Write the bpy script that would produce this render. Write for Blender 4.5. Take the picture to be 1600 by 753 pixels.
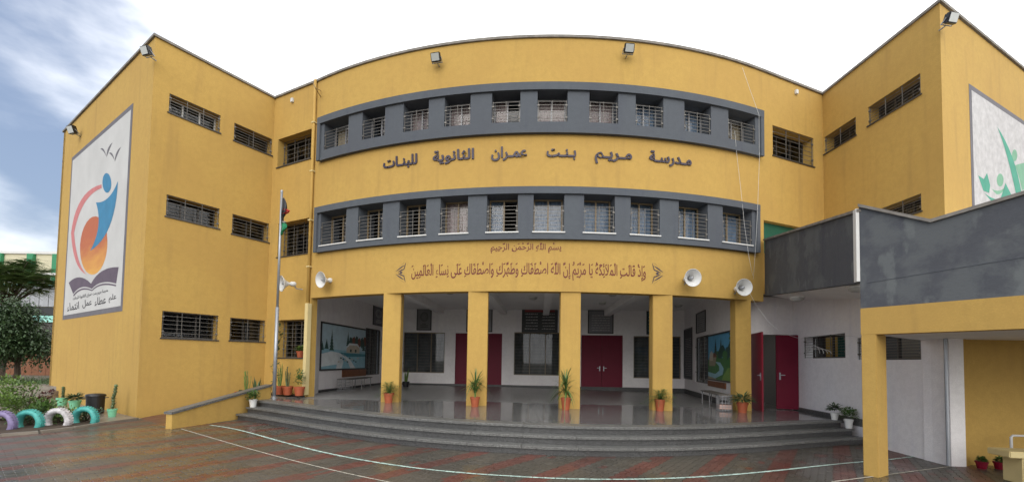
import bpy, bmesh, math, random, unicodedata
import numpy as np
from mathutils import Vector, Matrix, noise
random.seed(7)
S = bpy.context.scene
for o in list(bpy.data.objects): bpy.data.objects.remove(o)
COL = S.collection

# ------------------------------------------------------------------ camera
F = 660.0; PX0, PY0 = 800.0, 538.0
EYE = Vector((0, 0, 1.7)); PITCH, ROLL = 0.040, 0.016
cd = bpy.data.cameras.new("camera"); cam = bpy.data.objects.new("camera", cd); COL.objects.link(cam); S.camera = cam
cd.sensor_fit = 'HORIZONTAL'; cd.sensor_width = 36; cd.lens = 36 * F / 1600
cd.shift_y = (PY0 - 376.5) / 1600; cd.clip_start = 0.1; cd.clip_end = 3000
RC = Matrix.Rotation(math.pi / 2 + PITCH, 3, 'X') @ Matrix.Rotation(ROLL, 3, 'Z')
cam.matrix_world = Matrix.Translation(EYE) @ RC.to_4x4()
# ------------------------------------------------------------------ sky, sun, exposure
SUN_EL, SUN_AZ = math.radians(25), math.radians(190)      # azimuth measured clockwise from +Y
w = bpy.data.worlds.new("World"); S.world = w; w.use_nodes = True
def sky_world():
    nt = w.node_tree; N = nt.nodes; L = nt.links
    bg = N['Background']; bg.inputs[1].default_value = 1.0
    sky = N.new('ShaderNodeTexSky'); sky.sky_type = 'NISHITA'; sky.sun_disc = False
    sky.sun_elevation = SUN_EL; sky.sun_rotation = SUN_AZ; sky.dust_density = 2.0; sky.air_density = 1.3
    sc = N.new('ShaderNodeVectorMath'); sc.operation = 'SCALE'; sc.inputs['Scale'].default_value = 0.062
    L.new(sky.outputs[0], sc.inputs[0])
    tint = N.new('ShaderNodeMix'); tint.data_type = 'RGBA'; tint.inputs[0].default_value = 0.55
    L.new(sc.outputs[0], tint.inputs[6]); tint.inputs[7].default_value = (0.185, 0.235, 0.36, 1)
    tc = N.new('ShaderNodeTexCoord')
    mp = N.new('ShaderNodeMapping'); mp.inputs['Scale'].default_value = (1, 1, 2.2); mp.inputs['Location'].default_value = (0.35, 0.1, 0.22)
    L.new(tc.outputs['Generated'], mp.inputs[0])
    n1 = N.new('ShaderNodeTexNoise'); n1.inputs['Scale'].default_value = 2.3; n1.inputs['Detail'].default_value = 7; n1.inputs['Roughness'].default_value = 0.52
    L.new(mp.outputs[0], n1.inputs['Vector'])
    # the cloud sheet is complete to the right and overhead, and breaks up to the left
    sep = N.new('ShaderNodeSeparateXYZ'); L.new(tc.outputs['Generated'], sep.inputs[0])
    m = N.new('ShaderNodeMapRange'); m.interpolation_type = 'SMOOTHSTEP'
    m.inputs[1].default_value = -0.66; m.inputs[2].default_value = -0.34; m.inputs[3].default_value = -0.03; m.inputs[4].default_value = 0.62
    L.new(sep.outputs['X'], m.inputs[0])
    add = N.new('ShaderNodeMath'); L.new(n1.outputs[0], add.inputs[0]); L.new(m.outputs[0], add.inputs[1])
    # low cloud bank near the horizon
    hz = N.new('ShaderNodeMapRange'); hz.interpolation_type = 'SMOOTHSTEP'
    hz.inputs[1].default_value = 0.0; hz.inputs[2].default_value = 0.36; hz.inputs[3].default_value = 0.22; hz.inputs[4].default_value = 0.0
    L.new(sep.outputs['Z'], hz.inputs[0])
    add2 = N.new('ShaderNodeMath'); L.new(add.outputs[0], add2.inputs[0]); L.new(hz.outputs[0], add2.inputs[1])
    r = N.new('ShaderNodeMapRange'); r.interpolation_type = 'SMOOTHSTEP'; r.inputs[1].default_value = 0.42; r.inputs[2].default_value = 0.80
    L.new(add2.outputs[0], r.inputs[0])
    n2 = N.new('ShaderNodeTexNoise'); n2.inputs['Scale'].default_value = 4.0; n2.inputs['Detail'].default_value = 5
    L.new(mp.outputs[0], n2.inputs['Vector'])
    cr = N.new('ShaderNodeMapRange'); cr.inputs[1].default_value = 0.3; cr.inputs[2].default_value = 0.7; cr.inputs[3].default_value = 0.90; cr.inputs[4].default_value = 1.02
    L.new(n2.outputs[0], cr.inputs[0])
    cc = N.new('ShaderNodeCombineColor'); [L.new(cr.outputs[0], cc.inputs[i]) for i in range(3)]
    mx = N.new('ShaderNodeMix'); mx.data_type = 'RGBA'
    L.new(r.outputs[0], mx.inputs[0]); L.new(tint.outputs[2], mx.inputs[6]); L.new(cc.outputs[0], mx.inputs[7])
    L.new(mx.outputs[2], bg.inputs[0])
sky_world()
sl = bpy.data.lights.new("sun", 'SUN'); sl.energy = 0.5; sl.angle = math.radians(38); sl.color = (1.0, 0.95, 0.88)
so = bpy.data.objects.new("sun", sl); COL.objects.link(so)
sd = Vector((math.sin(SUN_AZ) * math.cos(SUN_EL), math.cos(SUN_AZ) * math.cos(SUN_EL), math.sin(SUN_EL)))
so.rotation_euler = sd.to_track_quat('Z', 'Y').to_euler()
S.view_settings.view_transform = 'Standard'; S.view_settings.look = 'None'; S.view_settings.exposure = 1.12; S.view_settings.gamma = 1
S.render.engine = 'CYCLES'; S.cycles.max_bounces = 10; S.cycles.diffuse_bounces = 8; S.cycles.transparent_max_bounces = 12; S.cycles.use_denoising = True

# ------------------------------------------------------------------ projection helpers
def ray(px, py): return RC @ Vector(((px - PX0) / F, (PY0 - py) / F, -1))
def gz(x): return -0.015 * max(x, 0.0)                      # the yard drains gently to the right
def at_z(px, py, z):
    r = ray(px, py); t = (z - EYE.z) / r.z; return EYE + r * t
def on_g(px, py, h=0.0):
    p = at_z(px, py, h)
    for _ in range(6): p = at_z(px, py, h + gz(p.x))
    return p
def at_Y(px, py, Y):
    r = ray(px, py); return EYE + r * (Y / r.y)
def pj(p):
    q = RC.transposed() @ (Vector(p) - EYE); return (PX0 - F * q.x / q.z, PY0 + F * q.y / q.z)

# ------------------------------------------------------------------ materials
def mat(name, col, rough=0.7, metal=0.0, var=0.0, vscale=3.0, bump=0.0, bscale=60.0, spec=0.5, island=0.0, detail=None):
    m = bpy.data.materials.new(name); m.use_nodes = True; nt = m.node_tree; N = nt.nodes; L = nt.links
    b = N['Principled BSDF']; b.inputs['Roughness'].default_value = rough; b.inputs['Metallic'].default_value = metal
    b.inputs['Specular IOR Level'].default_value = spec
    b.inputs['Base Color'].default_value = (*col, 1)
    tc = N.new('ShaderNodeTexCoord'); src = None
    if var or island or detail:
        n = N.new('ShaderNodeTexNoise'); n.inputs['Scale'].default_value = vscale; n.inputs['Detail'].default_value = 8; n.inputs['Roughness'].default_value = 0.6
        L.new(tc.outputs['Object'], n.inputs['Vector'])
        mr = N.new('ShaderNodeMapRange'); mr.inputs[1].default_value = 0.3; mr.inputs[2].default_value = 0.7
        mr.inputs[3].default_value = 1 - var; mr.inputs[4].default_value = 1 + var; L.new(n.outputs[0], mr.inputs[0])
        v = N.new('ShaderNodeVectorMath'); v.operation = 'SCALE'; v.inputs[0].default_value = col; L.new(mr.outputs[0], v.inputs['Scale'])
        src = v.outputs[0]
        if island:
            g = N.new('ShaderNodeNewGeometry'); mi = N.new('ShaderNodeMapRange'); mi.inputs[3].default_value = 1 - island; mi.inputs[4].default_value = 1 + island
            L.new(g.outputs['Random Per Island'], mi.inputs[0])
            v2 = N.new('ShaderNodeVectorMath'); v2.operation = 'SCALE'; L.new(src, v2.inputs[0]); L.new(mi.outputs[0], v2.inputs['Scale']); src = v2.outputs[0]
        L.new(src, b.inputs['Base Color'])
    if bump:
        n = N.new('ShaderNodeTexNoise'); n.inputs['Scale'].default_value = bscale; n.inputs['Detail'].default_value = 5
        L.new(tc.outputs['Object'], n.inputs['Vector'])
        bp = N.new('ShaderNodeBump'); bp.inputs['Strength'].default_value = bump; bp.inputs['Distance'].default_value = 0.01
        L.new(n.outputs[0], bp.inputs['Height']); L.new(bp.outputs[0], b.inputs['Normal'])
    m['n'] = 1
    return m
def N_(m, t): return m.node_tree.nodes.new(t)
def noise_node(m, scale, detail=5, coord='Object', vec_scale=None, rough=0.55):
    nt = m.node_tree; tc = N_(m, 'ShaderNodeTexCoord'); n = N_(m, 'ShaderNodeTexNoise'); n.inputs['Scale'].default_value = scale; n.inputs['Detail'].default_value = detail
    n.inputs['Roughness'].default_value = rough
    o = tc.outputs[coord]
    if vec_scale:
        mp = N_(m, 'ShaderNodeMapping'); mp.inputs['Scale'].default_value = vec_scale; nt.links.new(o, mp.inputs[0]); o = mp.outputs[0]
    nt.links.new(o, n.inputs['Vector']); return n.outputs[0]
def ramp(m, src, a, b, va=0.0, vb=1.0):
    r = N_(m, 'ShaderNodeMapRange'); r.interpolation_type = 'SMOOTHSTEP'
    r.inputs[1].default_value = a; r.inputs[2].default_value = b; r.inputs[3].default_value = va; r.inputs[4].default_value = vb
    m.node_tree.links.new(src, r.inputs[0]); return r.outputs[0]
def mixc(m, fac, a, b, mode='MIX'):
    x = N_(m, 'ShaderNodeMix'); x.data_type = 'RGBA'; x.blend_type = mode; L = m.node_tree.links
    for s, i in ((fac, 0), (a, 6), (b, 7)):
        if isinstance(s, (float, int)): x.inputs[i].default_value = s
        elif isinstance(s, tuple): x.inputs[i].default_value = (*s, 1)
        else: L.new(s, x.inputs[i])
    return x.outputs[2]
def stucco(name, col, stain=0.36):
    m = mat(name, col, 0.85, spec=0.3, bump=0.32, bscale=32)
    b = m.node_tree.nodes['Principled BSDF']; L = m.node_tree.links
    fine = noise_node(m, 55, 6); big = noise_node(m, 0.55, 4); streak = noise_node(m, 1.6, 6, vec_scale=(2.6, 2.6, 0.22))
    c = mixc(m, ramp(m, fine, 0.35, 0.7), tuple(x * 0.94 for x in col), tuple(min(1, x * 1.06) for x in col))
    med = noise_node(m, 7, 7, rough=0.7); c = mixc(m, ramp(m, med, 0.42, 0.62, 0, 0.55), c, tuple(x * 0.87 for x in col))
    c = mixc(m, ramp(m, big, 0.35, 0.7, 0, 0.5), c, (col[0] * 0.86, col[1] * 0.82, col[2] * 0.85))
    c = mixc(m, ramp(m, streak, 0.50, 0.78, 0, stain), c, (col[0] * 0.62, col[1] * 0.60, col[2] * 0.75))
    L.new(c, b.inputs['Base Color']); return m
M = {}
M['yellow'] = stucco('yellow stucco', (0.495, 0.318, 0.086))
M['yellow_pale'] = mat('pale yellow paint', (0.62, 0.51, 0.25), 0.6, var=0.06)
M['grey'] = stucco('slate grey paint', (0.095, 0.107, 0.122), 0.3)
def patchy_grey():
    m = stucco('patchy slate grey render', (0.085, 0.092, 0.104), 0.5)
    b = m.node_tree.nodes['Principled BSDF']; L = m.node_tree.links; src = b.inputs['Base Color'].links[0].from_socket
    p = noise_node(m, 0.9, 6, rough=0.6); q = noise_node(m, 2.4, 5, vec_scale=(1, 1, 0.5))
    c = mixc(m, ramp(m, p, 0.46, 0.56, 0, 0.7), src, (0.12, 0.13, 0.135)); c = mixc(m, ramp(m, q, 0.58, 0.66, 0, 0.55), c, (0.16, 0.175, 0.175))
    L.new(c, b.inputs['Base Color']); return m
M['grey_patch'] = patchy_grey()
M['coping'] = mat('weathered coping', (0.20, 0.185, 0.165), 0.85, var=0.3, vscale=5, bump=0.3)
M['white_wall'] = stucco('white wall paint', (0.85, 0.83, 0.825), 0.18)
M['ceiling'] = mat('ceiling paint', (0.84, 0.83, 0.82), 0.8, var=0.05, vscale=1.5)
M['white'] = mat('white paint', (0.62, 0.62, 0.60), 0.5, var=0.05)
M['black'] = mat('black plastic', (0.015, 0.015, 0.017), 0.35)
M['dark_metal'] = mat('dark metal', (0.05, 0.045, 0.04), 0.5, var=0.2)
M['bronze'] = mat('bronze aluminium frame', (0.23, 0.17, 0.095), 0.45, var=0.1)
M['alu'] = mat('silver aluminium', (0.30, 0.30, 0.31), 0.45, 0.3)
M['bar'] = mat('grille bar', (0.17, 0.16, 0.145), 0.5, 0.35, var=0.25, vscale=8)
M['pole'] = mat('galvanised pole', (0.35, 0.37, 0.40), 0.4, 0.6, var=0.1)
M['door'] = mat('maroon door paint', (0.155, 0.008, 0.027), 0.45, var=0.08, vscale=2, spec=.2)
M['door_red'] = mat('crimson door paint', (0.19, 0.005, 0.020), 0.42, var=0.08, vscale=2, spec=.3)
M['wood'] = mat('brown board', (0.20, 0.075, 0.03), 0.55, var=0.2, vscale=8)
M['bench_wood'] = mat('worn grey wood', (0.13, 0.115, 0.10), 0.55, var=0.2, vscale=12)
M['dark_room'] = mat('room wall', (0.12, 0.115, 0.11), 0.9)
M['pink'] = mat('pinkish curtain', (0.50, 0.345, 0.295), 0.9, var=0.12, vscale=5)
M['tan'] = mat('tan curtain', (0.50, 0.36, 0.22), 0.9, var=0.12, vscale=5)
M['bluegrey'] = mat('blue grey blind', (0.22, 0.26, 0.32), 0.9, var=0.15, vscale=3)
M['blind'] = mat('dark dusty blind', (0.085, 0.082, 0.075), 0.9, var=0.4, vscale=2.5)
M['terracotta'] = mat('terracotta', (0.36, 0.085, 0.032), 0.6, var=0.15, vscale=9)
M['soil'] = mat('soil', (0.05, 0.032, 0.02), 0.9, var=0.3, vscale=14, bump=0.8, bscale=40)
M['mint'] = mat('mint plastic', (0.20, 0.55, 0.34), 0.5, var=0.06)
M['turq'] = mat('turquoise tyre paint', (0.06, 0.33, 0.30), 0.5, var=0.25, vscale=9, bump=0.3)
M['purple'] = mat('violet tyre paint', (0.19, 0.155, 0.29), 0.5, var=0.25, vscale=9, bump=0.3)
M['tyrewhite'] = mat('flaking white tyre paint', (0.48, 0.46, 0.47), 0.6, var=0.45, vscale=12, bump=0.3)
M['green_paint'] = mat('green paint', (0.03, 0.22, 0.10), 0.6, var=0.05)
M['cream'] = mat('cream paint', (0.58, 0.54, 0.38), 0.7, var=0.05)
M['greysheet'] = mat('grey sheet metal', (0.34, 0.35, 0.37), 0.5, 0.2, var=0.1)
M['aqua'] = mat('aqua paint', (0.32, 0.66, 0.58), 0.6)
M['green_dark'] = mat('dark green tarpaulin', (0.008, 0.09, 0.055), 0.6, var=0.1)
M['lamp_glass'] = mat('lamp glass', (0.45, 0.47, 0.45), 0.15, spec=0.8)
M['opal'] = mat('opal lamp cover', (0.42, 0.42, 0.40), 0.3)
M['red'] = mat('red cloth', (0.45, 0.02, 0.03), 0.8)
M['greenflag'] = mat('green cloth', (0.02, 0.22, 0.10), 0.8)
M['sign'] = mat('dark sign letters', (0.035, 0.025, 0.045), 0.5)
M['script'] = mat('brown red script paint', (0.13, 0.012, 0.010), 0.6)
M['kerb'] = mat('wet concrete', (0.22, 0.19, 0.155), 0.35, var=0.25, vscale=3, bump=0.3)
M['trunk'] = mat('bark', (0.07, 0.05, 0.035), 0.9, var=0.3, vscale=12, bump=0.6)
for k, c in dict(leaf=(0.065, 0.13, 0.028), leaf_lite=(0.13, 0.20, 0.04), leaf_dark=(0.045, 0.085, 0.032), leaf_tree=(0.12, 0.19, 0.06), leaf_red=(0.09, 0.025, 0.02), leaf_yel=(0.12, 0.20, 0.04), cactus=(0.075, 0.11, 0.04)).items():
    M[k] = mat(k.replace('_', ' '), c, 0.5, var=0.2, vscale=6, island=0.4)
def glass(name, tint, refl=1.0, trans=0.75):
    m = bpy.data.materials.new(name); m.use_nodes = True; nt = m.node_tree; N = nt.nodes; L = nt.links
    out = N['Material Output']; N.remove(N['Principled BSDF'])
    tr = N.new('ShaderNodeBsdfTransparent'); tr.inputs[0].default_value = (*[t * trans for t in tint], 1)
    gl = N.new('ShaderNodeBsdfGlossy'); gl.inputs['Roughness'].default_value = 0.03
    nz = N.new('ShaderNodeTexNoise'); nz.inputs['Scale'].default_value = 0.8; tc = N.new('ShaderNodeTexCoord'); L.new(tc.outputs['Object'], nz.inputs[0])
    bp = N.new('ShaderNodeBump'); bp.inputs['Strength'].default_value = 0.06; bp.inputs['Distance'].default_value = 0.03; L.new(nz.outputs[0], bp.inputs['Height']); L.new(bp.outputs[0], gl.inputs['Normal'])
    lw = N.new('ShaderNodeLayerWeight'); lw.inputs[0].default_value = 0.5; pw = N.new('ShaderNodeMath'); pw.operation = 'POWER'; pw.inputs[1].default_value = 5; L.new(lw.outputs['Facing'], pw.inputs[0]); fr = N.new('ShaderNodeMath'); fr.operation = 'MULTIPLY_ADD'; fr.inputs[1].default_value = .92; fr.inputs[2].default_value = .06; L.new(pw.outputs[0], fr.inputs[0])
    mu = N.new('ShaderNodeMath'); mu.operation = 'MULTIPLY_ADD'; mu.inputs[1].default_value = refl; mu.inputs[2].default_value = 0.0; L.new(fr.outputs[0], mu.inputs[0])
    mx = N.new('ShaderNodeMixShader'); L.new(mu.outputs[0], mx.inputs[0]); L.new(tr.outputs[0], mx.inputs[1]); L.new(gl.outputs[0], mx.inputs[2]); L.new(mx.outputs[0], out.inputs[0])
    return m
M['glass'] = glass('window glass', (0.85, 0.93, 1.0), 0.8, 0.85)
M['glass_dark'] = glass('dark tinted glass', (0.5, 0.52, 0.55), 0.6, 0.4)
def terrazzo(name, base, rough, speck=1.0):
    m = mat(name, base, rough); b = m.node_tree.nodes['Principled BSDF']; L = m.node_tree.links
    tc = N_(m, 'ShaderNodeTexCoord'); v = N_(m, 'ShaderNodeTexVoronoi'); v.inputs['Scale'].default_value = 95; L.new(tc.outputs['Object'], v.inputs[0])
    s = N_(m, 'ShaderNodeSeparateColor'); L.new(v.outputs['Color'], s.inputs[0])
    r = ramp(m, s.outputs[0], 0.15, 0.9, 0.55, 1.65)
    sc = N_(m, 'ShaderNodeVectorMath'); sc.operation = 'SCALE'; sc.inputs[0].default_value = base; L.new(r, sc.inputs['Scale'])
    n = noise_node(m, 1.1, 6)
    L.new(mixc(m, ramp(m, n, 0.4, 0.7, 0, 0.35), sc.outputs[0], tuple(x * 0.6 for x in base)), b.inputs['Base Color'])
    return m
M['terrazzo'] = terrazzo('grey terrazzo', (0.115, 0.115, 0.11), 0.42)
M['riser'] = terrazzo('shaded terrazzo riser', (0.06, 0.06, 0.06), 0.5)  # darker than the treads: shadow under the nosings is put into this colour
def floor_mat():
    m = terrazzo('polished porch floor', (0.16, 0.158, 0.155), 0.2); b = m.node_tree.nodes['Principled BSDF']; L = m.node_tree.links
    # wet from the rain up to an uneven edge just behind the columns
    g = N_(m, 'ShaderNodeNewGeometry'); sp = N_(m, 'ShaderNodeSeparateXYZ'); L.new(g.outputs['Position'], sp.inputs[0])
    n = noise_node(m, 0.9, 5); ad = N_(m, 'ShaderNodeMath'); ad.operation = 'MULTIPLY_ADD'; ad.inputs[1].default_value = 1.6; L.new(n, ad.inputs[0]); L.new(sp.outputs['Y'], ad.inputs[2])
    wet = ramp(m, ad.outputs[0], 13.3, 13.8)
    n2 = noise_node(m, 7, 3)
    wr = ramp(m, n2, 0.3, 0.75, 0.04, 0.14)
    mx = N_(m, 'ShaderNodeMix'); L.new(wet, mx.inputs[0]); L.new(wr, mx.inputs[2]); mx.inputs[3].default_value = 0.32
    L.new(mx.outputs[0], b.inputs['Roughness'])
    src = b.inputs['Base Color'].links[0].from_socket
    L.new(mixc(m, wet, tuple([0.9] * 3), tuple([1.45] * 3)), (mm := N_(m, 'ShaderNodeMix')).inputs[7]); mm.data_type = 'RGBA'; mm.blend_type = 'MULTIPLY'; mm.inputs[0].default_value = 1
    c = mixc(m, 1.0, src, mixc(m, wet, tuple([0.85] * 3), (1.3, 1.3, 1.3)), 'MULTIPLY')
    # tile joints
    br = N_(m, 'ShaderNodeTexBrick'); br.offset = 0; br.inputs['Scale'].default_value = 1; br.inputs['Brick Width'].default_value = 0.6; br.inputs['Row Height'].default_value = 0.6; br.inputs['Mortar Size'].default_value = 0.006
    tc = N_(m, 'ShaderNodeTexCoord'); L.new(tc.outputs['Object'], br.inputs[0])
    c = mixc(m, br.outputs['Fac'], c, (0.05, 0.05, 0.05)); L.new(c, b.inputs['Base Color'])
    b.inputs['Specular IOR Level'].default_value = 0.62
    return m
M['floor'] = floor_mat()
def paver_mat(name, col):
    m = mat(name, col, 0.3, var=0.0); b = m.node_tree.nodes['Principled BSDF']; L = m.node_tree.links
    g = N_(m, 'ShaderNodeNewGeometry'); mp = N_(m, 'ShaderNodeMapping'); tcs = g.outputs['Position']
    def wn(scale, det=5):
        n = N_(m, 'ShaderNodeTexNoise'); n.inputs['Scale'].default_value = scale; n.inputs['Detail'].default_value = det; L.new(tcs, n.inputs['Vector']); return n.outputs[0]
    isl = ramp(m, g.outputs['Random Per Island'], 0, 1, 0.72, 1.3)
    oi = N_(m, 'ShaderNodeObjectInfo')
    sc = N_(m, 'ShaderNodeVectorMath'); sc.operation = 'SCALE'; sc.inputs[0].default_value = col; L.new(isl, sc.inputs['Scale'])
    fine = wn(35, 6); c = mixc(m, ramp(m, fine, 0.3, 0.75), sc.outputs[0], tuple(x * 1.5 for x in col))
    big = wn(0.7, 6); c = mixc(m, ramp(m, big, 0.42, 0.68, 0, 0.6), c, (col[0] * 0.55 + 0.02, col[1] * 0.6 + 0.018, col[2] * 0.6 + 0.012))
    L.new(c, b.inputs['Base Color'])
    L.new(ramp(m, wn(0.45, 5), 0.38, 0.60, 0.15, 0.48), b.inputs['Roughness'])
    bp = N_(m, 'ShaderNodeBump'); bp.inputs['Strength'].default_value = 0.35; bp.inputs['Distance'].default_value = 0.004; L.new(wn(45, 4), bp.inputs['Height']); L.new(bp.outputs[0], b.inputs['Normal'])
    b.inputs['Specular IOR Level'].default_value = 0.6
    return m
M['paver'] = paver_mat('wet grey paver', (0.060, 0.053, 0.043))
M['paver_red'] = paver_mat('wet red paver', (0.090, 0.034, 0.026))
M['joint'] = mat('sand joint', (0.035, 0.03, 0.024), 0.5, var=0.3, vscale=6)
M['line'] = mat('worn turquoise white road paint', (0.40, 0.54, 0.49), 0.5, var=0.5, vscale=10)
M['line_pale'] = mat('worn pale road paint', (0.42, 0.40, 0.34), 0.5, var=0.4, vscale=14)
M['earth'] = mat('far ground', (0.10, 0.085, 0.06), 0.9, var=0.3, vscale=0.5)
M['grass'] = mat('grass blades', (0.05, 0.10, 0.025), 0.7, var=0.3, vscale=4, island=0.3)

# ------------------------------------------------------------------ mesh helpers
class MB:
    def __init__(s): s.v = []; s.f = []; s.m = []
    def add(s, vs, fs, mi=0):
        n = len(s.v); s.v += [tuple(v) for v in vs]; s.f += [tuple(i + n for i in f) for f in fs]; s.m += [mi] * len(fs); return s
    def hexa(s, c, mi=0):   # 8 corners: bottom 4, top 4
        return s.add(c, [(3, 2, 1, 0), (4, 5, 6, 7), (0, 1, 5, 4), (1, 2, 6, 5), (2, 3, 7, 6), (3, 0, 4, 7)], mi)
    def box(s, x0, x1, y0, y1, z0, z1, mi=0):
        return s.hexa([(x0, y0, z0), (x1, y0, z0), (x1, y1, z0), (x0, y1, z0), (x0, y0, z1), (x1, y0, z1), (x1, y1, z1), (x0, y1, z1)], mi)
    def wbox(s, W, u0, u1, d0, d1, z0, z1, mi=0):
        return s.hexa([W(u0, d0, z0), W(u1, d0, z0), W(u1, d1, z0), W(u0, d1, z0), W(u0, d0, z1), W(u1, d0, z1), W(u1, d1, z1), W(u0, d1, z1)], mi)
    def tube(s, pts, rad, n=8, mi=0, cap=True):
        pts = [Vector(p) for p in pts]; k = len(pts); rad = rad if isinstance(rad, (list, tuple)) else [rad] * k
        base = len(s.v); up = None
        for i, p in enumerate(pts):
            d = (pts[min(i + 1, k - 1)] - pts[max(i - 1, 0)]).normalized()
            if up is None: up = Vector((0, 0, 1)) if abs(d.z) < 0.9 else Vector((1, 0, 0))
            a = d.cross(up).normalized(); b = d.cross(a).normalized(); up = b.cross(d) if False else up
            for j in range(n):
                t = 2 * math.pi * j / n; s.v.append(tuple(p + (a * math.cos(t) + b * math.sin(t)) * rad[i]))
        for i in range(k - 1):
            for j in range(n):
                s.f.append((base + i * n + j, base + i * n + (j + 1) % n, base + (i + 1) * n + (j + 1) % n, base + (i + 1) * n + j)); s.m.append(mi)
        if cap:
            s.f.append(tuple(base + j for j in range(n))[::-1]); s.m.append(mi); s.f.append(tuple(base + (k - 1) * n + j for j in range(n))); s.m.append(mi)
        return s
    def lathe(s, prof, n=20, mat4=None, mi=0):
        base = len(s.v); k = len(prof)
        for r, z in prof:
            for j in range(n):
                t = 2 * math.pi * j / n; p = Vector((r * math.cos(t), r * math.sin(t), z)); s.v.append(tuple(mat4 @ p if mat4 else p))
        for i in range(k - 1):
            for j in range(n):
                s.f.append((base + i * n + j, base + i * n + (j + 1) % n, base + (i + 1) * n + (j + 1) % n, base + (i + 1) * n + j)); s.m.append(mi)
        return s
    def build(s, name, m, parent=None, smooth=False, bevel=0, **tags):
        me = bpy.data.meshes.new(name); me.from_pydata(s.v, [], s.f)
        ms = m if isinstance(m, (list, tuple)) else [m]
        for x in ms: me.materials.append(M[x] if isinstance(x, str) else x)
        if len(ms) > 1: me.polygons.foreach_set('material_index', s.m)
        if smooth: me.polygons.foreach_set('use_smooth', [True] * len(me.polygons))
        me.update()
        bm = bmesh.new(); bm.from_mesh(me); bmesh.ops.recalc_face_normals(bm, faces=bm.faces)
        if bevel: bmesh.ops.bevel(bm, geom=bm.edges[:], offset=bevel, segments=2, affect='EDGES', clamp_overlap=True)
        bm.to_mesh(me); bm.free()
        o = bpy.data.objects.new(name, me); COL.objects.link(o)
        if parent:
            o.parent = parent; o.matrix_parent_inverse = Matrix.Translation(-wloc(parent))
        for k, v in tags.items(): o[k] = v
        return o
LOC = {}
def wloc(o): return LOC.get(o.name, Vector((0, 0, 0)))
def thing(name, label, cat, loc=(0, 0, 0), group=None):
    o = bpy.data.objects.new(name, None); COL.objects.link(o); o.location = loc; o.empty_display_size = 0.2
    o['label'] = label; o['category'] = cat
    if group: o['group'] = group
    LOC[o.name] = Vector(loc); return o
def lthing(name, label, cat, loc, rz=0, group=None):
    """thing whose parts are given in its own coordinates"""
    o = thing(name, label, cat, loc, group); LOC[o.name] = Vector((0, 0, 0)); o.rotation_euler = (0, 0, rz); return o
def tag(o, label, cat, group=None, kind=None):
    o['label'] = label; o['category'] = cat
    if group: o['group'] = group
    if kind: o['kind'] = kind
    return o
def dup(root, loc, rz, label, group=None, scale=1.0):
    r = root.copy(); COL.objects.link(r); r.location = loc; r.rotation_euler = (0, 0, rz); r.scale = (scale,) * 3; r['label'] = label
    if group: r['group'] = group
    for ch in root.children:
        c = ch.copy(); COL.objects.link(c); c.parent = r
        for g in ch.children:
            d = g.copy(); COL.objects.link(d); d.parent = c
    return r

def flatW(a, b):
    a = Vector((a[0], a[1])); b = Vector((b[0], b[1])); t = (b - a).normalized(); n = Vector((-t.y, t.x))
    def W(u, d, z): p = a + t * u + n * d; return (p.x, p.y, z)
    W.L = (b - a).length
    def hit(px, py, d=0):
        r = ray(px, py); o = a + n * d; den = r.x * n.x + r.y * n.y
        k = ((o.x - EYE.x) * n.x + (o.y - EYE.y) * n.y) / den; p = EYE + r * k
        return (p.x - a.x) * t.x + (p.y - a.y) * t.y, p.z
    W.hit = hit; W.step = 1e9; return W
def arcW(p0, pm, p1):
    (x1, y1), (x2, y2), (x3, y3) = [(p[0], p[1]) for p in (p0, pm, p1)]
    A = np.array([[x2 - x1, y2 - y1], [x3 - x1, y3 - y1]]) * 2; B = np.array([x2**2 - x1**2 + y2**2 - y1**2, x3**2 - x1**2 + y3**2 - y1**2])
    cx, cy = np.linalg.solve(A, B); R = math.hypot(x1 - cx, y1 - cy)
    th0 = math.atan2(x1 - cx, -(y1 - cy)); th1 = math.atan2(x3 - cx, -(y3 - cy))
    def W(u, d, z):
        t = th0 + u / R; return (cx + (R - d) * math.sin(t), cy - (R - d) * math.cos(t), z)
    W.L = (th1 - th0) * R; W.R = R; W.c = (cx, cy)
    def hit(px, py, d=0):
        r = ray(px, py); a = r.x**2 + r.y**2; ox, oy = EYE.x - cx, EYE.y - cy; b = 2 * (ox * r.x + oy * r.y); c = ox**2 + oy**2 - (R - d)**2
        k = (-b - math.sqrt(max(b * b - 4 * a * c, 0))) / (2 * a); p = EYE + r * k
        return (math.atan2(p.x - cx, -(p.y - cy)) - th0) * R, p.z
    W.hit = hit; W.step = 0.35; return W

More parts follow.
